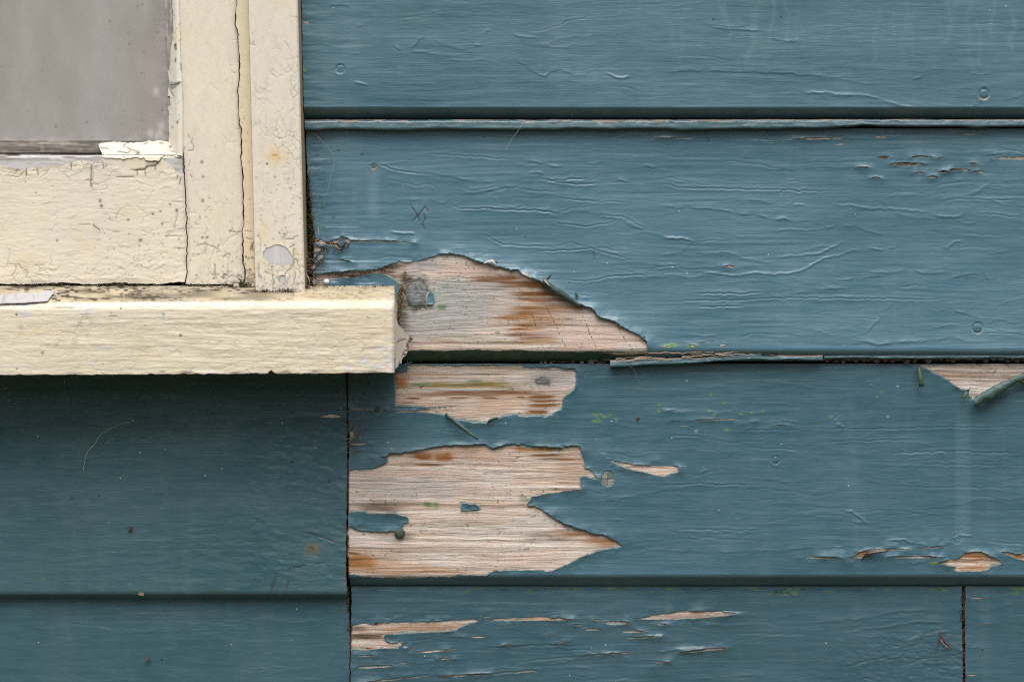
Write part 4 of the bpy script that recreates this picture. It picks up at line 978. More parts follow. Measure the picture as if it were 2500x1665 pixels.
# ---- loose curls of paint
def curl(f, s, r_px, turns, parent, y, mats=('green',), n=26, taper=(1, 1), col=(0, 0, 0, 1), lift=.6, amp=1.0):
    """a roll of paint film along a torn edge"""
    p = np.array(rough(f(s), amp, 4, False)); t = Tri()
    d = np.gradient(p, axis=0); d /= np.linalg.norm(d, axis=1)[:, None]; nn = np.stack([d[:, 1], -d[:, 0]], 1)
    nn *= np.sign((nn[:, 1].mean()) or 1)               # towards larger v (downwards)
    m = len(p); V = []; k = np.linspace(taper[0], taper[1], m)
    for i in range(m):
        rr = r_px * k[i] * (1 + .24 * float(vn(i * .22, .3, 9)) + .07 * float(vn(i * 1.1, 2.3, 5)))
        for j in range(n):
            an = 2 * math.pi * turns * j / (n - 1)
            q = rr * (1 - .35 * j / (n - 1)) * (1 + .07 * float(vn(i * .4, j * .5, 4)))
            a = p[i] + nn[i] * (math.sin(an) * q) * (1)
            V.append(W(a[0], a[1], y - (r_px * k[i] * lift + 2) * S + math.cos(an) * q * S * .95))
    V = np.array(V)
    F = np.array([[i * n + j, i * n + j + 1, (i + 1) * n + j + 1, (i + 1) * n + j] for i in range(m - 1) for j in range(n - 1)])
    t.add(V, F, 0, col)
    o = t.build('paint_curl', [M[x] for x in mats], parent)
    so = o.modifiers.new('thick', 'SOLIDIFY'); so.thickness = .0003
    return o
M['curlg'] = old_green('dark_curl_paint', (.02, .042, .038))
M['oldlt'] = old_green('weathered_green_paint', (.036, .072, .066))
M['algae'] = old_green('algae_green_paint', (.028, .06, .022))
curl(cR2, '2035,1128 2100,1090 2180,1045 2250,1010 2330,975 2352,968 2420,935 2500,915', 10.5, 1.25, plC, -.0035, ('oldlt',), taper=(1.3, .8), amp=1.8)
curl(cR2, '2330,985 2352,1000 2400,975 2480,960', 9, .8, plC, -.0045, ('algae',), taper=(.6, 1))
curl(c4, '1632,432 1660,452 1700,482 1750,515 1800,548 1850,578 1888,592', 8, .95, plB, -.005, ('curlg',), taper=(1.3, .6))
for s, wd in (('1855,545 1842,505', 7), ('1660,425 1690,390', 9), ('2115,705 2105,690', 7), ('2282,805 2278,782', 9), ('1338,335 1330,305', 14)):
    t = Tri(); p = np.array(rough(c4(s), .2, 3, False)); n = len(p)
    P = W(p[:, 0], p[:, 1], yface(profB, p[0, 1]) - .0022)
    ribbon(t, P, wd * S * np.linspace(1.2, .25, n), (.8, .25, .5), .0003, 0)
    t.build('paint_curl', [M['green']], plB)
def blade(f, s, wd, parent, y, mat, bow=.004, dr=(.5, -.3, .8), tap=(.7, 1.0, .45)):
    p = np.array(rough(f(s), .3, 6, False)); n = len(p); t = Tri(); q = np.linspace(0, 1, n)
    P = W(p[:, 0], p[:, 1], y - bow * np.sin(q * math.pi * .62) - .0008)
    ribbon(t, P, wd * S * np.interp(q, [0, .4, 1], tap), dr, .00035, 0)
    return t.build('paint_curl', [M[mat]], parent)
blade(c5, '995,474 1040,510 1100,560 1160,608 1225,652', 12, plC, -.0022, 'oldlt', .006)
blade(c5, '1295,528 1330,512 1370,500', 13, plC, -.0025, 'oldlt', .001, (.3, -.4, .8))
blade(cR2, '1678,896 1688,950 1692,990 1698,1028', 12, plC, -.0022, 'algae', .004, (.95, -.25, .1), (.55, .8, 1.0))
blade(cR2, '1985,1052 1978,1080 1955,1105', 18, plC, -.0045, 'oldlt', .002, (.9, -.3, .3), (1, .8, .3))
# pale chips of the old undercoat standing on the torn edge
blade(c4, '1258,322 1285,312 1312,308 1345,342', 9, plB, -.0075, 'edge', .0006, (.2, .3, .9), (.5, 1, .4))
blade(c4, '1636,420 1652,438 1664,452 1680,470', 7, plB, -.0085, 'edge', .0006, (.7, .3, .5), (1, .8, .3))
blade(c4, '1492,378 1520,394 1548,408 1562,416', 6, plB, -.0075, 'edge', .0004, (.3, .3, .9), (.4, 1, .3))
# curling shards along the slits
blade(cBR, '1320,772 1352,748 1400,738 1480,733', 9, plC, -.0062, 'blue', .003, (.2, .5, .9), (.8, 1.0, .25))
# ------------------------------------------------------------------ the window
wall['kind'] = 'thing'
win = thing('window', 'cream painted wooden sash window with cracked peeling paint and a jutting sill', 'window', tuple(W(-300, 740, -.02)))
win['kind'] = 'thing'
class Off:   # parts are built in world coordinates; this undoes the Empty's place
    pass
def wpart(t, name, mats, parent=None):
    o = t.build(name, mats, parent or win)
    if parent is None: o.location = -win.location
    return o
rW = np.random.default_rng(21)
def kd(y): return (D + y) / D
def box_body(t, u0, u1, v0, v1, yf, yb, mat=0, col=(.2, .15, .1, 1), sh0=0.0, sh1=0.0):
    f = np.array([W(u0 + sh0, v0, yf), W(u1 + sh0, v0, yf), W(u1 + sh1, v1, yf), W(u0 + sh1, v1, yf)]); b = f.copy(); b[:, 1] = yb
    t.add(np.concatenate([f, b]), [[0, 1, 2, 3], [7, 6, 5, 4], [0, 4, 5, 1], [1, 5, 6, 2], [2, 6, 7, 3], [3, 7, 4, 0]], mat, col, smooth=False)
def primer(g, vert, seed, dark=.5):
    U, V = (g.U, g.V)
    st = vn(U / 2.6, V / 60, seed) if vert else vn(U / 60, V / 2.6, seed)
    st2 = vn(U / 5, V / 120, seed + 1) if vert else vn(U / 120, V / 5, seed + 1)
    c = np.array([.60, .583, .578])[None, None] * (1 + .08 * st2)[..., None]
    m = (dark * sst(.35, .75, st) * sst(-.2, .5, st2))[..., None]
    c = c * (1 - m) + np.array([.16, .12, .12]) * m
    return np.concatenate([c, np.ones(c.shape[:2] + (1,))], -1), -.06 * sst(.3, .7, st)
def member(name, g, body, film_mat, colour, thick=.3, off=.32):
    t = Tri(); body(t)
    phi = np.minimum(g.phi, g.cut)
    c, wh = colour
    dk_ = sst(3.4, .6, g.cut)[..., None]; c = np.concatenate([c[..., :3] * (1 - dk_) + np.array([.06, .042, .03]) * dk_, c[..., 3:]], -1)
    march(g, np.minimum(g.cut + 1.5, 14 - phi), wh, c, tri=t)
    o = wpart(t, name, [M['prime']])
    f = march(g, phi, g.H + off, g.T, thick, mat2=1)
    fo = f.build('paint_film', [M[film_mat], M['prime']], o)
    return o, fo
def specks(g, n, u0, u1, v0, v1, r=(1.2, 3), s=(.4, 1), ch=0):
    for _ in range(n): g.spot(rW.uniform(u0, u1), rW.uniform(v0, v1), rW.uniform(*r), rW.uniform(*r), ch, rW.uniform(*s))
def crack(g, f, rows, wd=1.8, a=.3, s=.85, tw=1.5, amp=.8):
    for r in rows.split(';'): g.line(rough(f(r.strip()), amp, 4, False), wd, a, 'groove', (0, s, tw))
def net(g, n, u0, u1, v0, v1, vert=True, s=.6, L=(20, 70), br=.3):
    n = int(n * .75); s = s * .8
    """branching hair cracks"""
    for _ in range(n):
        u = rW.uniform(u0, u1); v = rW.uniform(v0, v1); p = [(u, v)]; a = (math.pi / 2 if vert else 0) + rW.normal() * .35
        for k in range(int(rW.uniform(*L) / 5)):
            a += rW.normal() * .45 + ((math.pi / 2 if vert else 0) - a) * .12
            u += 5 * math.cos(a); v += 5 * math.sin(a); p.append((u, v))
            if rW.random() < br * .35:
                b = a + rW.choice([-1, 1]) * rW.uniform(.7, 1.4); q = [(u, v)]; x, y = u, v
                for _k in range(int(rW.integers(2, 5))):
                    b += rW.normal() * .4; x += 4.5 * math.cos(b); y += 4.5 * math.sin(b); q.append((x, y))
                g.line(q, 1.5, .16, 'groove', (0, s * .6, 1.1))
        if len(p) > 2: g.line(p, 1.5, .16, 'groove', (0, s * rW.uniform(.3, 1), 1.05))

# ---- outer casing board, with its painted edge
shc = lambda V: 17.0 * V / 690.0
YC = -.024
def cas_base(U, V): return np.where(U <= 727, YC + .0014 * sst(722, 727, U), YC + .0014 + (U - 727) / 22 * .0246)
def cas_warp(U, V):
    u = np.minimum(U, 727) + shc(V); k = kd(YC + .0014) / kd(cas_base(U, V))
    return np.where(U > 727, 1250 + (u - 1250) * k, u), V
g = Grid(np.concatenate([axis(607, 727, 1.9, 0, 3000), np.linspace(729, 749, 8)]), axis(-1300, 712, 2.1, -6, 3000), cas_base, cas_warp)
g.H += .14 * fbm(g.U / 60, g.V / 160, 2) + .06 * fbm(g.U / 7, g.V / 40, 3) + .10 * sst(350, 650, g.V) * fbm(g.U / 16, g.V / 16, 5)
def cU(f, s): return [(a - shc(b), b) for a, b in f(s)]
F2 = lambda s: cU(cW2, s); F0 = lambda s: cU(cW0, s); FB = lambda s: cU(cWB, s)
g.hole(rough(F2('640,480 650,430 680,395 705,345 735,350 755,355 800,330 850,305 930,292 1000,300 1070,330 1115,368 1150,420 1195,500 1222,560 1210,640 1190,688 1120,668 1060,690 1000,697 950,687 880,680 830,660 800,665 760,640 720,590 680,550 645,530'), .5, 3), A=.35, wd=6, m=40)
g.hole(rough(F2('540,620 560,660 590,760 580,860 628,905 625,945 560,940 545,800'), .5, 3), A=.25, wd=4, m=30)
g.hole(rough(F2('965,882 1075,878 1080,940 1100,1000 1080,1030 970,1035 955,950'), .7, 3), A=.25, wd=4, m=30)
g.hole(rough(F2('785,705 840,690 845,760 825,840 812,790'), .4, 3), A=.25, wd=4, m=30)
crack(g, F2, '825,840 835,950 860,990 810,1120;1190,740 1230,640 1240,560 1225,480 1235,340;1190,740 1110,800 1060,880;1250,790 1265,900 1235,1010 1240,1070;1150,360 1220,320 1250,280;1260,550 1300,620 1305,690;1050,200 1120,190 1220,195 1240,160 1340,130;1050,60 1060,140 1030,190;950,60 960,100;700,330 670,300;920,900 950,960 960,1030;940,860 920,800;670,800 720,840 790,860', 1.7, .28, .75, 1.3)
net(g, 34, 670, 724, 150, 690, True, .5); net(g, 12, 615, 724, 560, 700, True, .5); net(g, 8, 612, 720, 20, 500, True, .28)
crack(g, F0, '2130,600 2110,640 2140,680 2100,720;2110,780 2080,810;2080,640 2100,690', 1.5, .2, .4, 1.2)
crack(g, F0, '1790,290 1800,320 1830,330 1810,290', 1.5, .25, .5, 1.3)
(u, v), = F0('1975,1120'); g.spot(u, v, 22, 20, 1, .55); g.spot(u, v + 2, 11, 10, 1, .8); crack(g, F0, '1955,1122 1980,1118 1998,1126', 1.4, .3, .55, 1.2)
for i in range(44):
    u = rW.uniform(615, 722); v = rW.choice([rW.uniform(470, 700), rW.uniform(600, 700), rW.uniform(200, 480)]); p = []; a = rW.uniform(0, 6.28)
    for k in range(int(rW.uniform(3, 9))): p.append((u, v)); a += rW.normal() * .6; u += 4.5 * math.cos(a); v += 4.5 * math.sin(a)
    g.line(p, 2.0, rW.uniform(.08, .26), 'step', (0, rW.uniform(0, .3), 1.1))
(u, v), = FB('1900,200'); g.spot(u, v, 12, 30, 1, .25)
specks(g, 60, 612, 724, 430, 705, (1, 2.4)); specks(g, 26, 612, 724, 10, 430, (1, 2), (.15, .5)); specks(g, 40, 610, 726, 672, 710, (1.2, 4), (.3, .9))
specks(g, 12, 720, 727, 0, 700, (1.5, 3), (.2, .6)); specks(g, 16, 700, 727, 560, 700, (2, 6), (.3, .8), 2)
def body(t): box_body(t, 606, 727.5, -1300, 713, YC + .0012, .004, 0, (.35, .3, .22, 1), shc(-1300), shc(713))
casing, _ = member('casing', g, body, 'casp', primer(g, True, 31, .8))

# ---- yellow stop between sash and casing
g = Grid(axis(570, 632, 1.9, 0, 3000), axis(-1300, 700, 2.2, -6, 3000), lambda U, V: -.0155 + 0 * U)
ck = cW0('1700,0 1688,180 1710,250 1718,400 1720,550 1708,650 1715,800 1718,900 1732,920 1737,1100 1728,1130 1742,1200 1745,1300 1748,1400') + cWB('1745,0 1752,130 1737,200 1745,300 1745,400 1757,480 1748,560')
ck = [(578, -1300)] + rough(ck, 1.1, 5, False)
g.hole([(500, -1300)] + [(a + 1.5 + .9 * float(vn(b / 14, 2, 5)) + 1.0 * sst(480, 690, b), b) for a, b in ck] + [(500, 700)], A=.2, wd=5, m=60, cut=True)
g.H += .1 * fbm(g.U / 30, g.V / 120, 12)
crack(g, cW2, '290,40 380,40 440,50;310,165 380,185 470,185;300,560 380,550 480,570', 1.5, .25, .6, 1.2)
crack(g, cW2, '490,210 440,290 400,420;440,300 455,420', 2.5, .2, .85, 2)
for i in range(110): g.spot(593 + 30 * rW.random(), 694 - abs(rW.normal()) * 22, rW.uniform(1, 3), rW.uniform(1, 3), 0, rW.uniform(.4, 1))
specks(g, 14, 590, 612, 250, 600, (1, 2.2)); crack(g, cW0, '1808,860 1808,900;1815,1000 1815,1050;1800,420 1800,460', 1.5, .1, .6, 1.5)
def body(t): box_body(t, 585, 640, -1300, 700, -.0148, .004, 0, (.10, .07, .05, 1), -30, 15)
stop, _ = member('stop_bead', g, body, 'yellow', primer(g, True, 33))

# ---- upright stile of the sash
joint = cW0('1310,1050 1318,1130 1325,1200 1330,1350 1335,1560') + cWB('1336,0 1345,90 1335,150 1346,230 1340,330 1342,420 1346,480 1332,545')
joint = rough(joint, 1.0, 5, False)
g = Grid(axis(422, 600, 2.0, 0, 3000), axis(-1300, 694, 2.2, -6, 3000), lambda U, V: -.0125 + 0 * U)
le = [(430, -1300), (431, 0), (438, 150), (442, 260), (445, 340)] + [(a + 1.6, b) for a, b in joint] + [(453, 700)]
g.hole([(380, -1300)] + le + [(380, 700)], A=.15, wd=5, m=60, cut=True)
g.hole([(700, -1300)] + [(a - .8 - .8 * float(vn(b / 11, 4, 6)), b) for a, b in ck] + [(596, 700), (700, 700)], A=.3, wd=7, m=60, cut=True)
g.line([(a, b) for a, b in ck if b > -5], 3, 0, 'ridge', (0, .22, 5)); g.line([(a + 3, b) for a, b in joint], 3, 0, 'ridge', (0, .2, 5))
g.H += .16 * fbm(g.U / 70, g.V / 190, 14) + .07 * fbm(g.U / 8, g.V / 42, 15) + .1 * sst(480, 640, g.V) * fbm(g.U / 18, g.V / 18, 16)
net(g, 26, 455, 590, 560, 690, True, .5); net(g, 16, 448, 478, 340, 560, False, .4, (8, 24)); net(g, 8, 470, 585, 40, 520, True, .22)
crack(g, cWB, '1400,300 1470,280 1530,300 1590,340;1540,420 1545,500 1540,540;1600,380 1640,350 1660,370;1590,520 1620,500 1600,540;1570,565 1640,580 1720,560;1660,190 1700,200 1732,195', 1.6, .25, .7, 1.3)
crack(g, cW0, '1350,970 1365,1000;1385,990 1375,1030 1390,1050 1385,1085 1340,1085;1330,1060 1318,1085;1370,1150 1360,1200;1360,1250 1380,1280', 1.5, .25, .6, 1.2)
for s, r in (('1450,1165', 4), ('1460,1270', 3), ('1455,1440', 4)): g.spot(*cW0(s)[0], r, r, 0, .8)
for s in ('1455,235', '1488,235', '1655,188', '1610,500', '1600,520'): g.spot(*cWB(s)[0], 3.4, 2.6, 0, .95)
(u, v), = cW0('1625,580'); g.spot(u, v, 2.5, 3, 1, .9)
specks(g, 50, 455, 590, 480, 690, (1, 2.4)); specks(g, 24, 440, 580, 10, 480, (1, 1.8), (.15, .5)); specks(g, 34, 520, 596, 662, 692, (1.5, 4), (.4, .9))
def body(t): box_body(t, 428, 577.5, -1300, 694, -.0117, .004, 0, (.05, .036, .025, 1), 0, 17)
stile, _ = member('sash_stile', g, body, 'cream', primer(g, True, 35))

# ---- bottom rail of the sash
g = Grid(axis(-1500, 462, 2.2, -8, 3000), axis(377, 697, 2.0, 0, 3000), lambda U, V: np.interp(V, [377, 380, 386], [-.0095, -.0118, -.0125]) + 0 * U)
g.hole([(560, 300)] + [(a - 1.2, b) for a, b in [(447, 300)] + joint] + [(451, 720), (560, 720)], A=.25, wd=6, m=60, cut=True)
bt = [(-1500, 692), (-10, 692)] + cWB('0,565 100,568 175,572 260,570 330,565 440,558 520,562 600,572 720,570 760,562 880,562 1000,566 1140,570 1220,558 1340,552 1400,556')
g.hole([(-1500, 760)] + jag(bt, .9, 5) + [(600, 690), (600, 760)], A=.3, wd=7, m=60, cut=True)
g.hole(rough(cW1('-9000,300 -9000,430 -40,440 0,447 80,476 180,500 310,520 315,480 440,490 600,470 730,450 850,430 990,395 1090,420 1180,440 1200,400 1245,368 1250,280'), .8, 4), A=.35, wd=7, m=60, seed=3)
g.hole(rough(cW1('1935,385 2050,372 2190,378 2200,470 2210,560 2150,566 2100,530 2050,455'), .7, 3), A=.3, wd=6, m=40)
g.line([(a - 2, b) for a, b in joint], 3, 0, 'ridge', (0, .2, 6)); g.line([(u, 689) for u in range(-20, 450, 12)], 3, 0, 'ridge', (0, .25, 6))
g.H += .14 * fbm(g.U / 150, g.V / 60, 17) + .06 * fbm(g.U / 45, g.V / 6, 18) + .10 * sst(560, 680, g.V) * fbm(g.U / 26, g.V / 11, 19) + .12 * sst(380, 440, g.U) * fbm(g.U / 30, g.V / 9, 20)
crack(g, cW1, '1560,515 1620,520 1720,515 1760,475 1860,465 1890,430 1920,390 1960,345 2050,345 2100,365 2190,375', 2.6, .5, .95, 2.1)
crack(g, cW1, '1735,380 1745,410 1830,412 1900,415;850,430 855,510;315,490 320,590;450,500 455,590;1090,450 1090,590 1085,680 1105,730;1230,440 1240,510;1640,520 1640,590;1740,520 1750,600;1850,470 1865,520;2130,570 2115,630;2160,600 2150,700;1380,600 1500,605 1620,600', 1.8, .3, .85, 1.5)
crack(g, cW1, '2120,1025 2110,1120 2090,1170 2095,1220;1960,1310 2190,1310;2130,1220 2230,1225;2050,900 2200,890;2080,1450 2230,1458;1340,1250 1440,1262;1120,1170 1160,1205 1200,1240;930,1165 1100,1170', 1.5, .22, .55, 1.2)
net(g, 40, 250, 445, 400, 690, False, .4, (10, 40)); net(g, 40, 0, 440, 640, 690, False, .4, (12, 46)); net(g, 12, 20, 420, 430, 640, False, .2)
net(g, 22, 0, 445, 676, 692, True, .6, (8, 16), 0)
for i in range(60):
    u = rW.uniform(0, 420); v = rW.choice([rW.uniform(400, 690), rW.uniform(630, 690), rW.uniform(400, 450)]); p = []
    for k in range(int(rW.uniform(3, 11))): p.append((u, v)); u += rW.uniform(4, 9); v += rW.normal() * 2.2
    g.line(p, 2.2, rW.uniform(.1, .3), 'step', (0, rW.uniform(0, .3), 1.1))
for s, r in (('305,655', 2.2), ('1095,700', 4.5), ('1200,885', 4), ('1215,945', 4), ('685,1360', 3), ('1830,1040', 4), ('1920,1010', 3), ('2115,1000', 4), ('2035,925', 4), ('1940,1160', 3), ('1535,1110', 3), ('1680,1355', 5), ('1995,1310', 3), ('1270,470', 2.4), ('240,480', 3), ('1545,1280', 2.2), ('2145,1455', 3), ('430,790', 2), ('1735,1520', 1.6)): g.spot(*cW1(s)[0], r * rW.uniform(.7, 1.1), r * rW.uniform(.7, 1.2), 0, .9)
specks(g, 70, 0, 448, 400, 692, (.9, 1.9), (.2, .7)); specks(g, 40, 250, 448, 560, 692, (1, 2.4))
for i in range(46): g.spot(rW.uniform(0, 240), 408 + rW.normal() * 6, rW.uniform(3, 9), rW.uniform(1.5, 3.5), 0, rW.uniform(.12, .35))
pc, ph = primer(g, False, 37, .5)
sm = sst(398, 380, g.V) * sst(-.35, .3, vn(g.U / 34, g.V / 3.2, 8))
pc[..., :3] = pc[..., :3] * (1 - sm[..., None] * .85) + np.array([.13, .085, .075]) * sm[..., None] * .85
dm = (.5 * sst(.1, .6, fbm(g.U / 18, g.V / 7, 66)))[..., None]; pc[..., :3] = pc[..., :3] * (1 - dm) + np.array([.36, .32, .28]) * dm
def body(t): box_body(t, -1500, 449, 378, 691, -.0115, .004, 0, (.05, .036, .025, 1))
rail, _ = member('bottom_rail', g, body, 'cream_h', (pc, ph - .1 * sm), .3)

# ---- bare glazing strip under the glass
g = Grid(axis(-1500, 446, 3, -8, 3000), axis(344, 375.4, 1.5, 0, 3000), lambda U, V: np.interp(V, [344, 350, 356, 374, 375.4], [.0045, .0035, -.001, -.0052, -.003]) + .0003 * vn(U / 50, V / 9, 2))
c = np.array([.105, .092, .08])[None, None] * (1 + .4 * vn(g.U / 60, g.V / 3, 4) + .25 * vn(g.U / 14, g.V / 6, 6))[..., None]
lt = (sst(359, 350, g.V) * sst(-.1, .5, vn(g.U / 26, g.V / 5, 7)) * .6)[..., None]; c = c * (1 - lt) + np.array([.30, .28, .26]) * lt
yl = (.7 * sst(.45, .7, vn(g.U / 13, g.V / 9, 9)))[..., None] * .4; c = c * (1 - yl) + np.array([.28, .24, .15]) * yl
t = march(g, g.phi, .25 * fbm(g.U / 40, g.V / 3, 5), np.concatenate([c, np.ones(c.shape[:2] + (1,))], -1))
box_body(t, -1500, 446, 357, 375, .0005, .012, 0, (.08, .07, .06, 1))
gb = wpart(t, 'glazing_strip', [M['prime']])

# ---- putty: the flake left at the corner and the upright fillet
gp = Grid(axis(234, 452, 1.9, 0, 3000), axis(336, 418, 1.8, 0, 3000), lambda U, V: np.interp(V, [342, 384, 392, 418], [.0025, -.0128, -.0134, -.0136]) + 0 * U)
gp.phi[:] = -1e3
gp.island(rough(cW1('1180,206 1240,195 1340,185 1430,178 1500,186 1580,192 1690,186 1760,175 1800,168 1900,168 2000,178 2040,190 2100,195 2190,200 2172,240 2192,300 2182,368 2100,360 2050,342 1960,340 1920,385 1898,412 1830,408 1745,404 1735,380 1670,372 1580,380 1400,382 1300,376 1238,370 1212,300'), 1.5, 3), .3, 5)
gp.H += .15 * fbm(gp.U / 22, gp.V / 14, 23)
crack(gp, cW1, '1200,250 1270,255 1310,268;1480,250 1490,215 1510,200;1420,298 1480,305 1530,312 1570,268 1500,245;1570,268 1610,285 1650,300 1680,330;2030,290 2080,300 2130,310;1900,190 1960,200;2080,205 2110,240;1720,215 1780,185', 1.7, .35, .9, 1.4, .5)
for s, r in (('1420,298', 2.5), ('1650,315', 6), ('1490,355', 3), ('1580,358', 2), ('1300,340', 2), ('2040,240', 4), ('2105,270', 2), ('1440,275', 1.6), ('1490,410', 3)): gp.spot(*cW1(s)[0], r, r, 0, .85)
specks(gp, 16, 250, 440, 350, 400, (.9, 1.6))
f = march(gp, gp.phi, gp.H + .3, gp.T, .6); wpart(f, 'putty', [M['putty']])
gp = Grid(axis(398, 446, 1.7, 0, 3000), axis(-1300, 386, 2.0, -6, 3000), lambda U, V: np.interp(U - .015 * np.clip(V, 0, 350), [403, 428, 432], [.0028, -.0126, -.0134]))
gp.phi[:] = -1e3
gp.island(rough([(403, -1300)] + cW0('1185,0 1190,200 1197,330 1203,500 1215,600 1205,700 1213,850 1215,950 1214,1030 1240,1110 1334,1125 1338,1000 1322,900 1312,700 1305,560 1300,450 1292,250 1285,0') + [(436, -1300)], .9, 4), .2, 5)
ph0 = gp.phi.copy()
for s in ('1170,-40 1238,-40 1236,60 1228,130 1240,240 1232,330 1226,430 1212,520 1196,470 1185,200', '1205,604 1250,606 1305,588 1268,625 1240,650 1214,640', '1252,320 1270,315 1272,360 1256,365', '1200,700 1222,690 1226,760 1205,770'):
    gp.hole(rough(cW0(s), .6, 3), A=.25, wd=4, m=30)
gc = np.array([.40, .38, .36])[None, None] * (1 + .35 * vn(gp.U / 4, gp.V / 34, 12) + .2 * vn(gp.U / 3, gp.V / 9, 13))[..., None]
f = march(gp, ph0, -.45 + .2 * fbm(gp.U / 6, gp.V / 30, 14), np.concatenate([gc, np.ones(gc.shape[:2] + (1,))], -1), .3); wpart(f, 'old_putty', [M['prime']])
gp.H += .14 * fbm(gp.U / 12, gp.V / 40, 24)
crack(gp, cW0, '1240,60 1235,130 1240,240 1262,240;1238,260 1238,300;1215,595 1250,602 1302,588;1300,450 1302,520;1262,310 1258,360;1260,420 1262,450;1230,660 1245,690', 1.7, .4, .85, 1.5, .5)
for s, r in (('1262,335', 4), ('1258,440', 3), ('1275,880', 4), ('1240,915', 2.5), ('1225,640', 3)): gp.spot(*cW0(s)[0], r * .6, r, 0, .95)
sm = sst(424, 410, gp.U) * sst(205, 150, gp.V) * (gp.V > -5)
gp.T[..., 2] = np.maximum(gp.T[..., 2], sm * .5 * (.6 + .5 * vn(gp.U / 4, gp.V / 30, 3))); gp.T[..., 0] = np.maximum(gp.T[..., 0], sm * .35 * (.5 + .5 * vn(gp.U / 3, gp.V / 22, 8)))
specks(gp, 24, 412, 440, 0, 340, (.9, 1.8))
f = march(gp, gp.phi, gp.H + .3, gp.T, .6); wpart(f, 'putty', [M['putty_v']])

# ---- glass, curtain and the dark room behind
M['clear'] = bpy.data.materials.new('clear_glass'); M['clear'].use_nodes = True
nt = M['clear'].node_tree; tb = nt.nodes.new('ShaderNodeBsdfTransparent'); nt.links.new(tb.outputs[0], nt.nodes['Material Output'].inputs[0])
g = Grid(axis(-1500, 440, 4, -8, 3000, 60), axis(-1300, 366, 4, -8, 3000, 60), lambda U, V: .0048 + 0 * U)
e = np.minimum((408 + .012 * np.clip(g.V, 0, 400)) - g.U, 347 - g.V)
g.T[..., 0] = np.clip(.75 * np.exp(-np.maximum(e, 0) / 9) * (.55 + .7 * vn(g.U / 16, g.V / 5, 3)), 0, 1) * (g.V > -200)
for s in ('1160,905', '1120,660', '1150,960', '1175,1000', '1080,960', '1130,980'): g.spot(*cW0(s)[0], 8, 10, 0, .8)
g.T[..., 2] = 0
for s in ('985,50', '1020,33', '1030,373', '1165,793', '1018,866', '925,238', '1133,237', '790,150', '1018,530', '620,880', '400,910', '930,320'): g.spot(*cW0(s)[0], 2.4, 2.4, 2, .7)
specks(g, 8, 0, 400, 0, 340, (2, 2.4), (.2, .5), 2)
t = march(g, g.phi, 0 * g.U, g.T)
a = W(-1500, -1300, .0078); b = W(440, 366, .0078); f0 = W(-1500, -1300, .0049); f1 = W(440, 366, .0049)
t.add([a, (b[0], .0078, a[2]), b, (a[0], .0078, b[2]), f0, (f1[0], .0049, f0[2]), f1, (f0[0], .0049, f1[2])], [[0, 1, 2, 3], [0, 4, 5, 1], [1, 5, 6, 2], [2, 6, 7, 3], [3, 7, 4, 0]], 1, smooth=False)
wpart(t, 'glass_pane', [M['glass'], M['clear']])
us = axis(-1600, 520, 14, -300, 3000, 40)
g = Grid(us, np.linspace(-1400, 520, 20), lambda U, V: .05 + .009 * np.sin(U / 52) + .005 * np.sin(U / 23 + 1.2 + V / 600))
t = march(g, g.phi, 0 * g.U, g.T); cu = wpart(t, 'curtain', [M['curtain']]); so = cu.modifiers.new('thick', 'SOLIDIFY'); so.thickness = .0006
t = Tri(); box_body(t, -1700, 690, -1500, 900, .02, .4)
V = np.concatenate(t.V); t2 = Tri(); t2.add(V, np.array([[7, 6, 5, 4], [0, 4, 5, 1], [1, 5, 6, 2], [2, 6, 7, 3], [3, 7, 4, 0]]), 0, smooth=False)
ro = t2.build('interior_wall', [M['sheath']]); ro['kind'] = 'structure'

# ---- the sill
UE = 963.0
pS = [(698, -.0122), (724, -.0375), (731, -.0432), (737, -.0468), (744, -.049), (752, -.050), (903, -.0502), (910, -.0501), (913, -.0496)]
def sil_base(U, V):
    y = np.interp(V, [p[0] for p in pS], [p[1] for p in pS]); q = np.clip(U - UE, 0, 60)
    y = y + .0022 * sst(UE - 7, UE, U)
    return y + q / 34 * (.001 - y)
def sil_warp(U, V):
    y0 = np.interp(V, [p[0] for p in pS], [p[1] for p in pS]) + .0022
    V2 = V + 5 * np.clip(1 - U / UE, -.1, 1.5) * sst(700, 735, V)
    u = np.minimum(U, UE); k = kd(y0) / kd(sil_base(U, V))
    return np.where(U > UE, 1250 + (u - 1250) * k, u), np.where(U > UE, 832.5 + (V2 - 832.5) * k, V2)
g = Grid(np.concatenate([axis(-1500, UE, 2.5, -8, 3000), UE + np.linspace(1.5, 34, 12)]), np.concatenate([np.linspace(698, 745, 27), np.linspace(747.2, 902, 66), np.linspace(904, 913, 7)]), sil_base, sil_warp)
bt = [(-1500, 910)] + [(u, 909.5 + 1.5 * float(vn(u / 16, 1, 7)) + (1.2 if rW.random() < .2 else 0)) for u in range(-20, 960, 7)] + [(1010, 909)]
g.hole([(-1500, 930)] + bt + [(1010, 930)], A=.2, wd=5, m=40, cut=True)
g.hole(rough(cWB('1925,1200 1945,1178 1965,1195 1990,1215 1920,1216'), .5, 3), A=.3, wd=5, m=30, cut=True)
fm = sst(735, 748, g.V)
g.H += fm * (.16 * fbm(g.U / 120, g.V / 30, 41) + .17 * sst(120, 520, g.U) * fbm(g.U / 70, (g.V + 6 * fbm(g.U / 120, g.V / 50, 9)) / 6.5, 42) + .16 * sst(500, 760, g.U) * sst(780, 850, g.V) * fbm(g.U / 20, g.V / 12, 43)) + (1 - fm) * .35 * fbm(g.U / 40, g.V / 3, 44) + np.exp(-((g.V - 738) / 8) ** 2) * (.5 * fbm(g.U / 38, g.V / 8, 45) + .3 * vn(g.U / 9, g.V / 5, 46))
top = sst(738, 726, g.V)
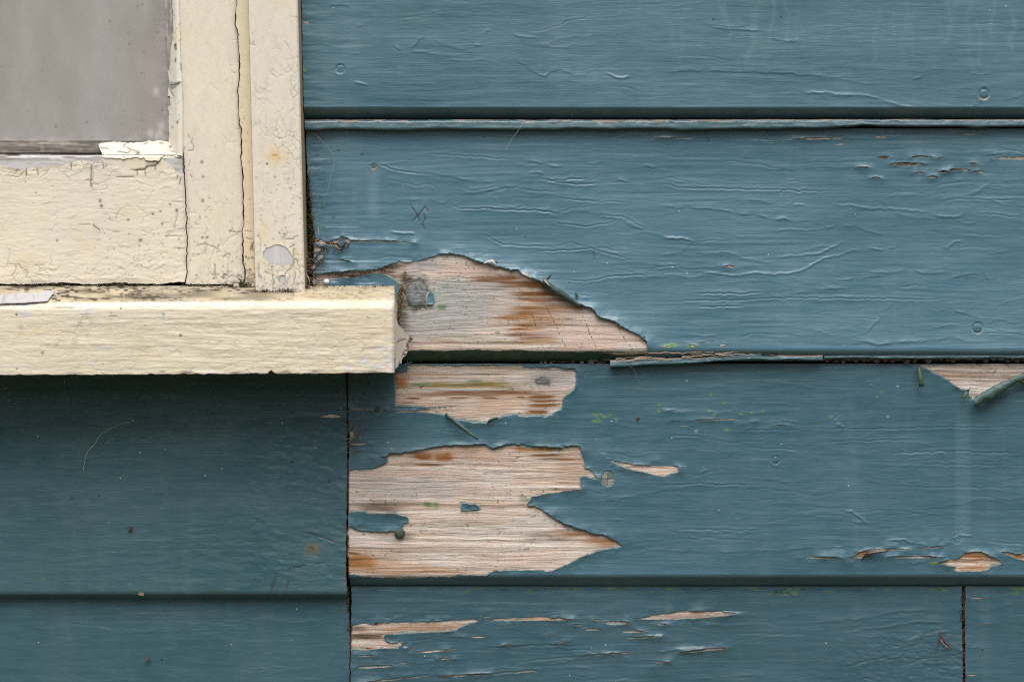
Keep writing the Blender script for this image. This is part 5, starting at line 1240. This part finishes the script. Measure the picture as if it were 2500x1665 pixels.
g.T[..., 0] = np.maximum(g.T[..., 0], sst(752, 728, g.V) * .3 + top * np.clip(.36 + .25 * vn(g.U / 70, g.V / 9, 57) + .8 * sst(.05, .5, vn(g.U / 11, g.V / 1.6, 51)) * sst(-.45, .35, fbm(g.U / 110, g.V / 20, 52)) , 0, .9) * np.where(g.U > 720, .45, 1))
g.T[..., 1] = np.maximum(g.T[..., 1], top * .28 * sst(-.7, .4, fbm(g.U / 60, g.V / 10, 53)))
nose = np.exp(-((g.V - 741) / 6) ** 2); g.T[..., 2] = np.maximum(g.T[..., 2], .75 * nose * sst(.05, .4, fbm(g.U / 60, g.V / 9, 54)))
for s, ru, rv, a in (('300,590', 18, 10, .9), ('340,630', 8, 6, .8), ('1040,560', 20, 9, .8), ('1225,1010', 22, 5, .7), ('1920,600', 6, 6, .7), ('1950,655', 6, 6, .7), ('1700,480', 60, 5, .7), ('2200,470', 40, 5, .7), ('1100,500', 60, 4, .7), ('150,1225', 40, 4, .5), ('1100,1180', 8, 5, .5), ('1980,1030', 10, 5, .4)): g.spot(*cW3(s)[0], ru, rv, 2, a, 4)
for s, ru, rv, a in (('860,800', 13, 8, .95), ('700,540', 16, 5, .8), ('850,560', 8, 8, .8), ('700,900', 14, 8, .9), ('930,880', 6, 22, .9), ('80,930', 10, 6, .8), ('380,800', 12, 8, .8), ('820,350', 8, 4, .6), ('880,700', 8, 20, .7), ('560,870', 10, 6, .6)): g.spot(*cE(s)[0], ru, rv, 2, a, 4)
for i in range(26): g.spot(rW.uniform(0, 950), 906 + rW.normal() * 1.5, rW.uniform(6, 26), rW.uniform(1.5, 3.5), 2 if i % 2 else 0, rW.uniform(.4, .8), 4)
for s, ru, rv in (('510,800', 34, 9), ('240,850', 20, 9), ('1290,745', 14, 7), ('1040,840', 4, 14)): g.spot(*cW3(s)[0], ru, rv, 1, .2)
for s, r in (('1955,610', 3), ('510,1060', 4), ('1330,590', 2), ('680,970', 2.5), ('1040,620', 6), ('1100,700', 8), ('960,720', 9), ('250,760', 7)): g.spot(*cW3(s)[0], r, r, 0, .3 if r > 4 else .8)
for s in ('780,20 800,45 815,75', ): g.line(rough(cE(s), .4, 3, False), 2, .2, 'groove', (1, .8, 2.5))
net(g, 40, 0, 950, 890, 906, True, .45, (6, 14), 0); net(g, 46, 350, 950, 770, 900, False, .3, (14, 60)); net(g, 22, 640, 950, 830, 905, False, .4, (8, 24)); net(g, 12, 0, 340, 780, 900, True, .18, (8, 30))
crack(g, cW3, '640,525 780,522 900,530;0,315 140,312;1300,630 1400,632', 2, .3, .6, 1.8)
for i in range(70):
    u = rW.uniform(60, 930); v = rW.uniform(752, 900); p = []; L_ = int(rW.uniform(6, 26))
    for k in range(L_): p.append((u, v)); u += 8; v += rW.normal() * .8 + .15 * math.sin(u / 60)
    g.line(p, 1.7, rW.uniform(.08, .22), 'check', (0, rW.uniform(.1, .36), 1.2))
specks(g, 60, 0, 950, 760, 905, (1.2, 2.6), (.15, .5))
for i in range(16): g.spot(rW.uniform(20, 940), rW.uniform(765, 890), rW.uniform(10, 44), rW.uniform(6, 22), 0, rW.uniform(.04, .12))
specks(g, 60, 0, 950, 700, 730, (1.2, 3), (.3, .9))
specks(g, 40, 480, 960, 699, 715, (2, 5), (.4, .9))
specks(g, 18, 966, 996, 745, 905, (2, 4), (.3, .7))
def body(t): prism(t, -1500, UE - 1, [(708, -.009), (746, -.0455), (900, -.0476), (907, -.0474)], .004, 0, (.33, .27, .18, 1))
sc_, sh_ = primer(g, False, 39)
sill, _ = member('sill', g, body, 'sillp', (sc_, sh_), .3)

# a slab of white primer lifting off the sill, and the torn flap at its end
gp = Grid(axis(-200, 150, 2.2, -8, 3000), axis(704, 752, 1.6, 0, 3000), lambda U, V: np.interp(V, [p[0] for p in pS], [p[1] for p in pS]) - .0006)
gp.phi[:] = -1e3
gp.island(rough([(-200, 715), (-10, 717)] + cWB('0,648 80,642 200,632 310,626 330,612 392,618 388,635 372,650 345,690 300,695 200,703 100,707 0,710') + [(-200, 745)], .5, 4), .6, 10)
st = vn(gp.U / 2.4, gp.V / 22, 61); c = np.array([.40, .385, .40])[None, None] * (1 - .3 * sst(.3, .8, st) * sst(-.3, .5, vn(gp.U / 20, gp.V / 12, 62)))[..., None]
dkm = (.55 * sst(.2, .6, fbm(gp.U / 22, gp.V / 9, 63)))[..., None]; c = c * (1 - dkm) + np.array([.34, .31, .30]) * dkm
f = march(gp, gp.phi, gp.H + .35 + .2 * fbm(gp.U / 20, gp.V / 8, 3), np.concatenate([c, np.ones(c.shape[:2] + (1,))], -1), .9); o = wpart(f, 'primer_flake', [M['prime']])
g = Grid(axis(955, 1012, 1.5, 0, 3000), axis(770, 905, 1.8, 0, 3000), lambda U, V: np.interp(U, [960, 968, 985, 1012], [-.046, -.034, -.019, -.0085]) + .001 * np.sin(V / 22))
g.phi[:] = -1e3
g.island(rough(cE('955,-20 985,-20 1010,20 1035,100 1090,160 1130,182 1160,240 1230,308 1300,345 1332,372 1290,402 1245,440 1232,520 1220,600 1180,690 1130,725 1100,800 1106,835 1062,848 1040,885 1005,925 985,960 955,800'), .6, 3), .2, 4)
crack(g, cE, '1010,450 1060,410 1120,385 1190,385', 1.6, .5, .95, 1.5, .3)
w_ = g.win([(985, 825), (1012, 900)], 0)
gm = sst(0, 8, (g.U - 972) - .42 * (880 - g.V)) * (g.V > 822)
g.T[..., 0] = np.maximum(g.T[..., 0], .9 * gm * sst(-.3, .2, vn(g.U / 5, g.V / 5, 3))); g.H += .25 * fbm(g.U / 14, g.V / 20, 71)
f = march(g, g.phi, g.H + .2, g.T, .5); wpart(f, 'paint_flap', [M['casp']])
# ------------------------------------------------------------------ small things lying in the joints and on the boards
rS = np.random.default_rng(33)
# pellets lodged in the open joints
def pellet_mesh(kind):
    t = Tri(); ball(t, (0, 0, 0), 1.0, 14, 0, (0, 0, 0, 1), (1.08, 1, .96), .10, kind); o = t.build('pellet', [M['pellet'] if kind else M['shell']]); return o
M['shell'] = plain('pale_pellet_shell', (.30, .26, .25), .5, .3, 200)
def pellets(spots, kind, label, group):
    first = None
    for (u, v, r) in spots:
        if first is None: o = first = pellet_mesh(kind)
        else: o = first.copy(); COL.objects.link(o)
        p = W(u, v, .0011 if kind else .0034); o.location = p; o.scale = (r * S,) * 3; o.rotation_euler = (rS.uniform(0, 6), rS.uniform(0, 6), rS.uniform(0, 6))
        tag(o, label, 'pellet', group)
cP = lambda s: cr(1960, 820, 540 / 2352, s)
sp = [cP('%f,%f' % (x, y))[0] + (r,) for x, y, r in [(255, 258, 5), (355, 260, 8), (432, 258, 8), (495, 265, 6), (560, 252, 10), (635, 262, 7), (685, 248, 9), (775, 250, 11), (865, 248, 9), (940, 250, 9), (1020, 248, 10), (1100, 246, 10), (1175, 243, 10), (1255, 245, 8), (1325, 242, 11), (1510, 240, 8), (1595, 240, 10), (1690, 243, 6), (1830, 244, 7), (1945, 240, 9), (2110, 238, 8), (2195, 237, 11), (2280, 236, 10), (2345, 236, 9)]]
sp = [p for i, p in enumerate(sp) if i not in (3, 10, 13, 17, 20)]
sp = [(u + rS.normal() * 3.5, v + 1.6 + rS.normal() * .9, r * rS.uniform(.62, .98)) for u, v, r in sp]
pellets(sp, 1, 'small brown pellet in the open joint under the lip above the triangular bare patch', 'brown pellets in the open joint')
sl = [c4('%f,%f' % (x, y))[0] + (r,) for x, y, r in [(1640, 947, 6), (1700, 948, 6), (1760, 948, 5), (1832, 946, 8), (1905, 947, 7), (1962, 945, 9), (1585, 950, 4)]]
pellets([(u + rS.normal() * 5, v + 2.4 + rS.normal() * .8, r * rS.uniform(.6, 1.0)) for u, v, r in sl], 0, 'pale pellet in the dark joint just below the big bare patch', 'pale pellets under the bare patch')

t = Tri(); (u, v), = c4('253,441'); p = W(u, v, -.0085); ball(t, (0, 0, 0), 7.6 * S, 18, 0, (0, 0, 0, 1), (1, 1, 1.02), .03, 2)
o = t.build('white_ball', [M['white']]); o.location = p; tag(o, 'tiny round white ball sitting in the corner above the sill beside the casing', 'ball')

def chip(f, s, y, lab, mat='white', th=.0006, tilt=.0, name='paint_chip'):
    p = np.array(rough(f(s), .3, 3)); c = p.mean(0); t = Tri(); n = len(p)
    P = W(p[:, 0], p[:, 1], y + tilt * (p[:, 0] - c[0]) * S + rS.normal(size=n) * .00008); B = P + np.array([0, th, 0]); ce = P.mean(0) - np.array([0, .0002, 0])
    t.add(np.concatenate([P, B, [ce]]), [[i, (i + 1) % n, 2 * n] for i in range(n)], 0, smooth=False)
    t.add(np.concatenate([P, B]), [[i, n + i, n + (i + 1) % n, (i + 1) % n] for i in range(n)], 0, smooth=False)
    o = t.build(name, [M[mat]], None, tuple(ce)); tag(o, lab, 'paint chip'); return o
cN = lambda s: cr(700, 540, 360 / 2352, s)
M['gchip'] = plain('grey_chip', (.50, .46, .45), .7, .12, 200)
chip(cN, '485,590 510,570 545,545 575,548 570,580 545,598 525,625 500,620', -.0052, 'small white torn paint chip stuck on the blue board above the white ball', tilt=-.3)
chip(cN, '392,945 430,935 495,940 490,985 465,1010 435,1012 425,985', -.009, 'pale lilac-grey paint chip lying left of the tiny white ball', 'gchip', tilt=.4)
chip(cN, '398,740 425,715 452,715 450,745 420,758', -.0065, 'tiny white flake caught in the cobweb beside the casing', tilt=.2)
chip(cBL, '920,1475 940,1430 962,1462', -.0045, 'small dark three-cornered chip on the lowest board at the left', 'gdark', tilt=.3) if 'gdark' in M else None
M['gdark'] = plain('dark_chip', (.10, .105, .12), .6, .2, 200)
chip(cBL, '920,1475 938,1430 962,1465', -.0048, 'small dark three-cornered chip on the lowest board at the left', 'gdark', tilt=.5)
M['tanchip'] = plain('tan_crumb', (.26, .19, .13), .8, .3, 400)
chip(cBL, '880,1050 888,1030 902,1024 918,1040 916,1056', -.0083, 'small tan crumb on the board edge below the sill', 'tanchip', .0012, name='crumb')

# threads and hairs
M['thread'] = plain('pale_thread', (.40, .38, .28), .8, .15, 100)
M['hair'] = plain('dark_hair', (.03, .025, .02), .6, .2, 100)
def thread(f, s, y, r, lab, mat='thread', cat='thread', name='thread', bow=.002):
    c = np.array(f(s)); tt = np.linspace(0, 1, len(c)); q = np.linspace(0, 1, 40)
    u = np.interp(q, tt, c[:, 0]); v = np.interp(q, tt, c[:, 1])
    for _ in range(3):
        u[1:-1] = (u[:-2] + u[1:-1] * 2 + u[2:]) / 4; v[1:-1] = (v[:-2] + v[1:-1] * 2 + v[2:]) / 4
    P = W(u, v, y - bow * np.sin(q * math.pi)); t = Tri(); c0 = P[20].copy(); tube(t, P - c0, r * S, 5, 0, (0, 0, 0, 1))
    o = t.build(name, [M[mat]]); o.location = c0; tag(o, lab, cat); return o
yL1 = lambda v: float(np.interp(v, [872, 1442], [.0005, -.0076])) - .0008
thread(cBL, '830,-50 760,-38 690,0 645,22 625,50 610,85 580,112 555,140 545,180 535,225 532,265', yL1(1100) - .0012, .62, 'long pale curved hair lying on the dark board under the sill')
thread(c3, '175,850 210,885 270,945 305,1000 300,1060 280,1140 262,1220 240,1290', -.0022, .3, 'thin pale cobweb thread running down the board beside the casing')
thread(c3, '1520,770 1490,815 1450,870 1400,950', -.0062, .32, 'thin pale cobweb thread hanging across the upper lip')
thread(c3, '200,1455 208,1500 212,1515', -.0045, .7, 'short pale hair standing on the board above the long split')
thread(cW1, '1115,1165 1150,1200 1200,1240', -.0135, .8, 'short brown hair stuck on the cream bottom rail', 'husk_m' if 'husk_m' in M else 'hair')
thread(cTR, '330,835 328,870 340,900', -.001, .7, 'short dark hair hanging below the upper lip', 'hair')

# dry husk, dead insects
M['husk'] = plain('dry_husk', (.085, .04, .03), .55, .4, 300)
t = Tri(); p = np.array(cBR('1816,1232 1820,1262 1832,1290 1850,1318 1872,1340 1898,1362')); P = W(p[:, 0], p[:, 1], yface(profD, 1560) - .0022 - np.array([0, .0006, .001, .001, .0006, 0]))
c0 = P[2].copy(); tube(t, P - c0, np.array([.4, 1.8, 3.4, 3.2, 2.2, .5]) * S, 8, 0, (0, 0, 0, 1), .6)
p = np.array(cBR('1812,1290 1800,1350 1785,1395')); tube(t, W(p[:, 0], p[:, 1], yface(profD, 1590) - .0012) - c0, np.array([.9, .6, .3]) * S, 5, 0, (0, 0, 0, 1))
o = t.build('dry_husk', [M['husk']]); o.location = c0; tag(o, 'dry brown curved husk stuck to the lowest board near the upright joint', 'husk')
def insect(f, s, y, r, lab, ang=1.0):
    (u, v), = f(s); e = thing('dead_insect', lab, 'insect', tuple(W(u, v, y)))
    t = Tri(); ca, sa = math.cos(ang), math.sin(ang)
    for q, rr in ((-1.1, .62), (0, .8), (1.3, 1.0)): ball(t, (ca * q * r * S, -.4 * r * S, sa * q * r * S), rr * r * S, 8, 0, (0, 0, 0, 1), (1, .8, 1), .15, 3)
    t.build('insect_body', [M['husk']], e)
    for k in range(6):
        b = (k // 2 - 1) * .7; sd = 1 if k % 2 else -1; t = Tri()
        p0 = np.array([ca * b, -.3, sa * b]); dv = np.array([-sa * sd + .4 * ca * (k // 2 - 1), 0, ca * sd + .4 * sa * (k // 2 - 1)])
        tube(t, np.array([p0, p0 + dv * 1.1 + [0, -.5, 0], p0 + dv * 2.3 + [0, .3, 0]]) * r * S, np.array([.16, .12, .07]) * r * S, 4); t.build('insect_leg', [M['husk']], e)
    return e
insect(cBL, '830,632', yL1(1291), 3.6, 'tiny dead brown insect on the dark board left below the sill', 1.0)
insect(cr(1420, 740, KZ, '670,1382') and (lambda s: cr(1420, 740, KZ, s)), '670,1382', yface(profC, 1022) - .0006, 2.4, 'tiny dark red insect on the blue board right of the upper bare patch', .9)

# moss, dirt and cobweb in the seams: nobody could count their bits
def tuft_mass(name, spots, n, size, cols, lab, cat, leaf=True):
    t = Tri(); V = []; C = []
    for (u, v, ru, rv, y, ry) in spots:
        m = int(n * ru * rv / 400) + 20
        a = rS.normal(size=(m, 3)) * .5; a = np.clip(a, -1.2, 1.2)
        P = W(u + a[:, 0] * ru, v + a[:, 1] * rv, y + a[:, 2] * ry)
        for p in P:
            s = size * S * rS.uniform(.5, 1.4); d = rS.normal(size=3); d /= np.linalg.norm(d); e = np.cross(d, rS.normal(size=3)); e /= np.linalg.norm(e) + 1e-9; f_ = np.cross(d, e)
            w_ = .34 if leaf else .6
            V += [p - e * s * w_, p + e * s * w_, p + d * s * 1.1, p + f_ * s * .5]
            c = np.array(cols[int(rS.integers(len(cols)))]) * rS.uniform(.6, 1.4); C += [np.append(c, 1)] * 4
    k = len(V) // 4; b = np.arange(k)[:, None] * 4
    F = np.concatenate([b + [0, 1, 2], b + [0, 1, 3], b + [1, 2, 3], b + [0, 2, 3]])
    t.add(np.array(V), F, 0, np.array(C), smooth=False)
    o = t.build(name, [M['loose']]); tag(o, lab, cat, None, 'stuff'); return o
MOSS = [(.075, .05, .014), (.11, .075, .018), (.05, .045, .014), (.14, .085, .02), (.035, .025, .012)]
tuft_mass('moss', [(754, 452, 5, 34, -.003, .003), (757, 500, 6, 34, -.0035, .003), (759, 545, 8, 30, -.004, .003), (760, 580, 8, 26, -.004, .003), (756, 620, 6, 30, -.004, .003), (754, 660, 6, 24, -.005, .003)], 190, 3.4, MOSS, 'brown-green moss filling the dark seam between casing and boards', 'moss')
tuft_mass('moss', [(981, 706, 8, 12, -.010, .004), (979, 726, 9, 20, -.012, .005), (975, 752, 6, 22, -.014, .004), (973, 780, 4, 16, -.014, .003), (988, 672, 6, 9, -.007, .002)], 240, 3.6, [(.16, .085, .015), (.22, .12, .02), (.10, .06, .014), (.06, .05, .014)], 'orange-brown moss tuft at the end of the sill below the knot', 'moss')
DIRT = [(.05, .036, .024), (.09, .065, .045), (.03, .022, .016), (.16, .12, .08), (.05, .07, .02)]
tuft_mass('dirt', [(800, 700, 26, 4, -.0125, .003), (840, 702, 30, 4, -.013, .003), (885, 702, 34, 3.5, -.0135, .003), (930, 700, 26, 4, -.013, .003), (765, 704, 16, 6, -.014, .004), (600, 696, 18, 6, -.0165, .002), (560, 697, 24, 3, -.0145, .002), (700, 709, 30, 4, -.0265, .0015), (640, 711, 22, 3, -.0268, .0015), (480, 696, 40, 2.5, -.0145, .0015), (300, 695, 80, 2, -.0142, .0012), (120, 695, 80, 2, -.0142, .0012), (590, 690, 6, 12, -.0168, .001), (748, 700, 8, 8, -.018, .003), (826, 708, 8, 5, -.016, .003), (940, 707, 10, 3, -.016, .002)], 260, 2.9, DIRT, 'dark crumbs of dirt along the back of the sill', 'dirt', False)
tuft_mass('dirt', [(u, 884 + rS.normal() * 1, 10, 2, .004, .002) for u in range(1000, 1480, 30)] + [(2020 + 500 * q, 879 + rS.normal() * 1.6, rS.uniform(4, 16), rS.uniform(1.5, 3.2), .0004, .0012) for q in rS.random(34)] + [(1300 + 180 * q, 883 + rS.normal(), rS.uniform(4, 12), 2, .001, .0015) for q in rS.random(9)] + [(770, 640, 9, 14, -.004, .002), (790, 606, 10, 8, -.004, .001), (815, 597, 14, 4, -.004, .001)] + [(c[0], c[1], 10, 4, -.0045, .0012) for c in c4('200,178 260,195 300,200 340,215 380,200 370,165 335,235 230,230 190,255')] + [(c[0], c[1], 14, 3, -.0052, .001) for c in c4('270,395 350,388 430,382 520,376 600,366 650,345 400,398 480,392')], 130, 2.6, [(.05, .036, .026), (.08, .055, .04), (.03, .024, .018), (.11, .085, .065)], 'dark dust lodged in the splits and under the lifted paint', 'dirt', False)
def fibres(name, spots, n, L, r, col, lab):
    t = Tri()
    for (u, v, ru, rv, y) in spots:
        for _ in range(n):
            a = np.array([u + rS.normal() * ru, v + rS.normal() * rv, y - abs(rS.normal()) * .0015]); d = rS.normal(size=3) * [1, 1, .00025]; P = []
            for k in range(8): P.append(W(a[0], a[1], a[2])); d = d * .8 + rS.normal(size=3) * [.6, .6, .00012]; a = a + d * L / 8; a[2] = min(a[2], y + .001)
            tube(t, P, r * S * rS.uniform(.5, 1.2), 3, 0, tuple(np.array(col) * rS.uniform(.6, 1.3)) + (1,))
    o = t.build(name, [M['loose']]); tag(o, lab, 'cobweb', None, 'stuff'); return o
tuft_mass('dirt', [(2352 + rS.normal() * 1.6, 1434 + 234 * q, rS.uniform(2, 4.2), rS.uniform(3, 16), rS.uniform(-.0006, .002), .0012) for q in rS.random(38)] + [(849 + rS.normal(), v, 2.2, 9, -.001, .001) for v in (930, 960, 1000, 1050, 1085, 1130, 1150, 1230, 1300, 1330, 1440, 1450, 1470, 1490, 1530, 1600)], 420, 2.3, [(.08, .068, .042), (.06, .05, .035), (.12, .105, .07), (.05, .075, .03), (.03, .025, .02), (.14, .12, .09)], 'crumbling brown and green debris filling the upright joints between board ends', 'dirt', False)
fibres('cobweb', [(760, 650, 7, 14, -.007), (766, 672, 8, 10, -.007), (768, 690, 9, 6, -.009), (778, 632, 8, 6, -.005)], 22, 22, .55, (.24, .19, .14), 'tangle of dusty brown cobweb in the corner where casing meets sill')
fibres('cobweb', [(864, 1062, 6, 8, -.003), (858, 1078, 4, 8, -.003), (862, 1095, 4, 8, -.003), (868, 1050, 8, 4, -.003)], 15, 18, .5, (.26, .21, .18), 'small dusty cobweb beside the upright joint under the sill')
fibres('cobweb', [(1000, 886, 30, 1.5, -.001), (1500, 884, 30, 2, -.002), (1460, 883, 20, 1.5, .0)], 5, 40, .35, (.20, .18, .16), 'fine cobweb strands across the open joint above the bare patch')
thread(cN, '300,840 340,890 365,960 360,1030', -.012, 1.5, 'curled tan wood fibre beside the foot of the casing', 'fibre_m' if 'fibre_m' in M else 'thread', 'fibre', 'wood_fibre', .003)
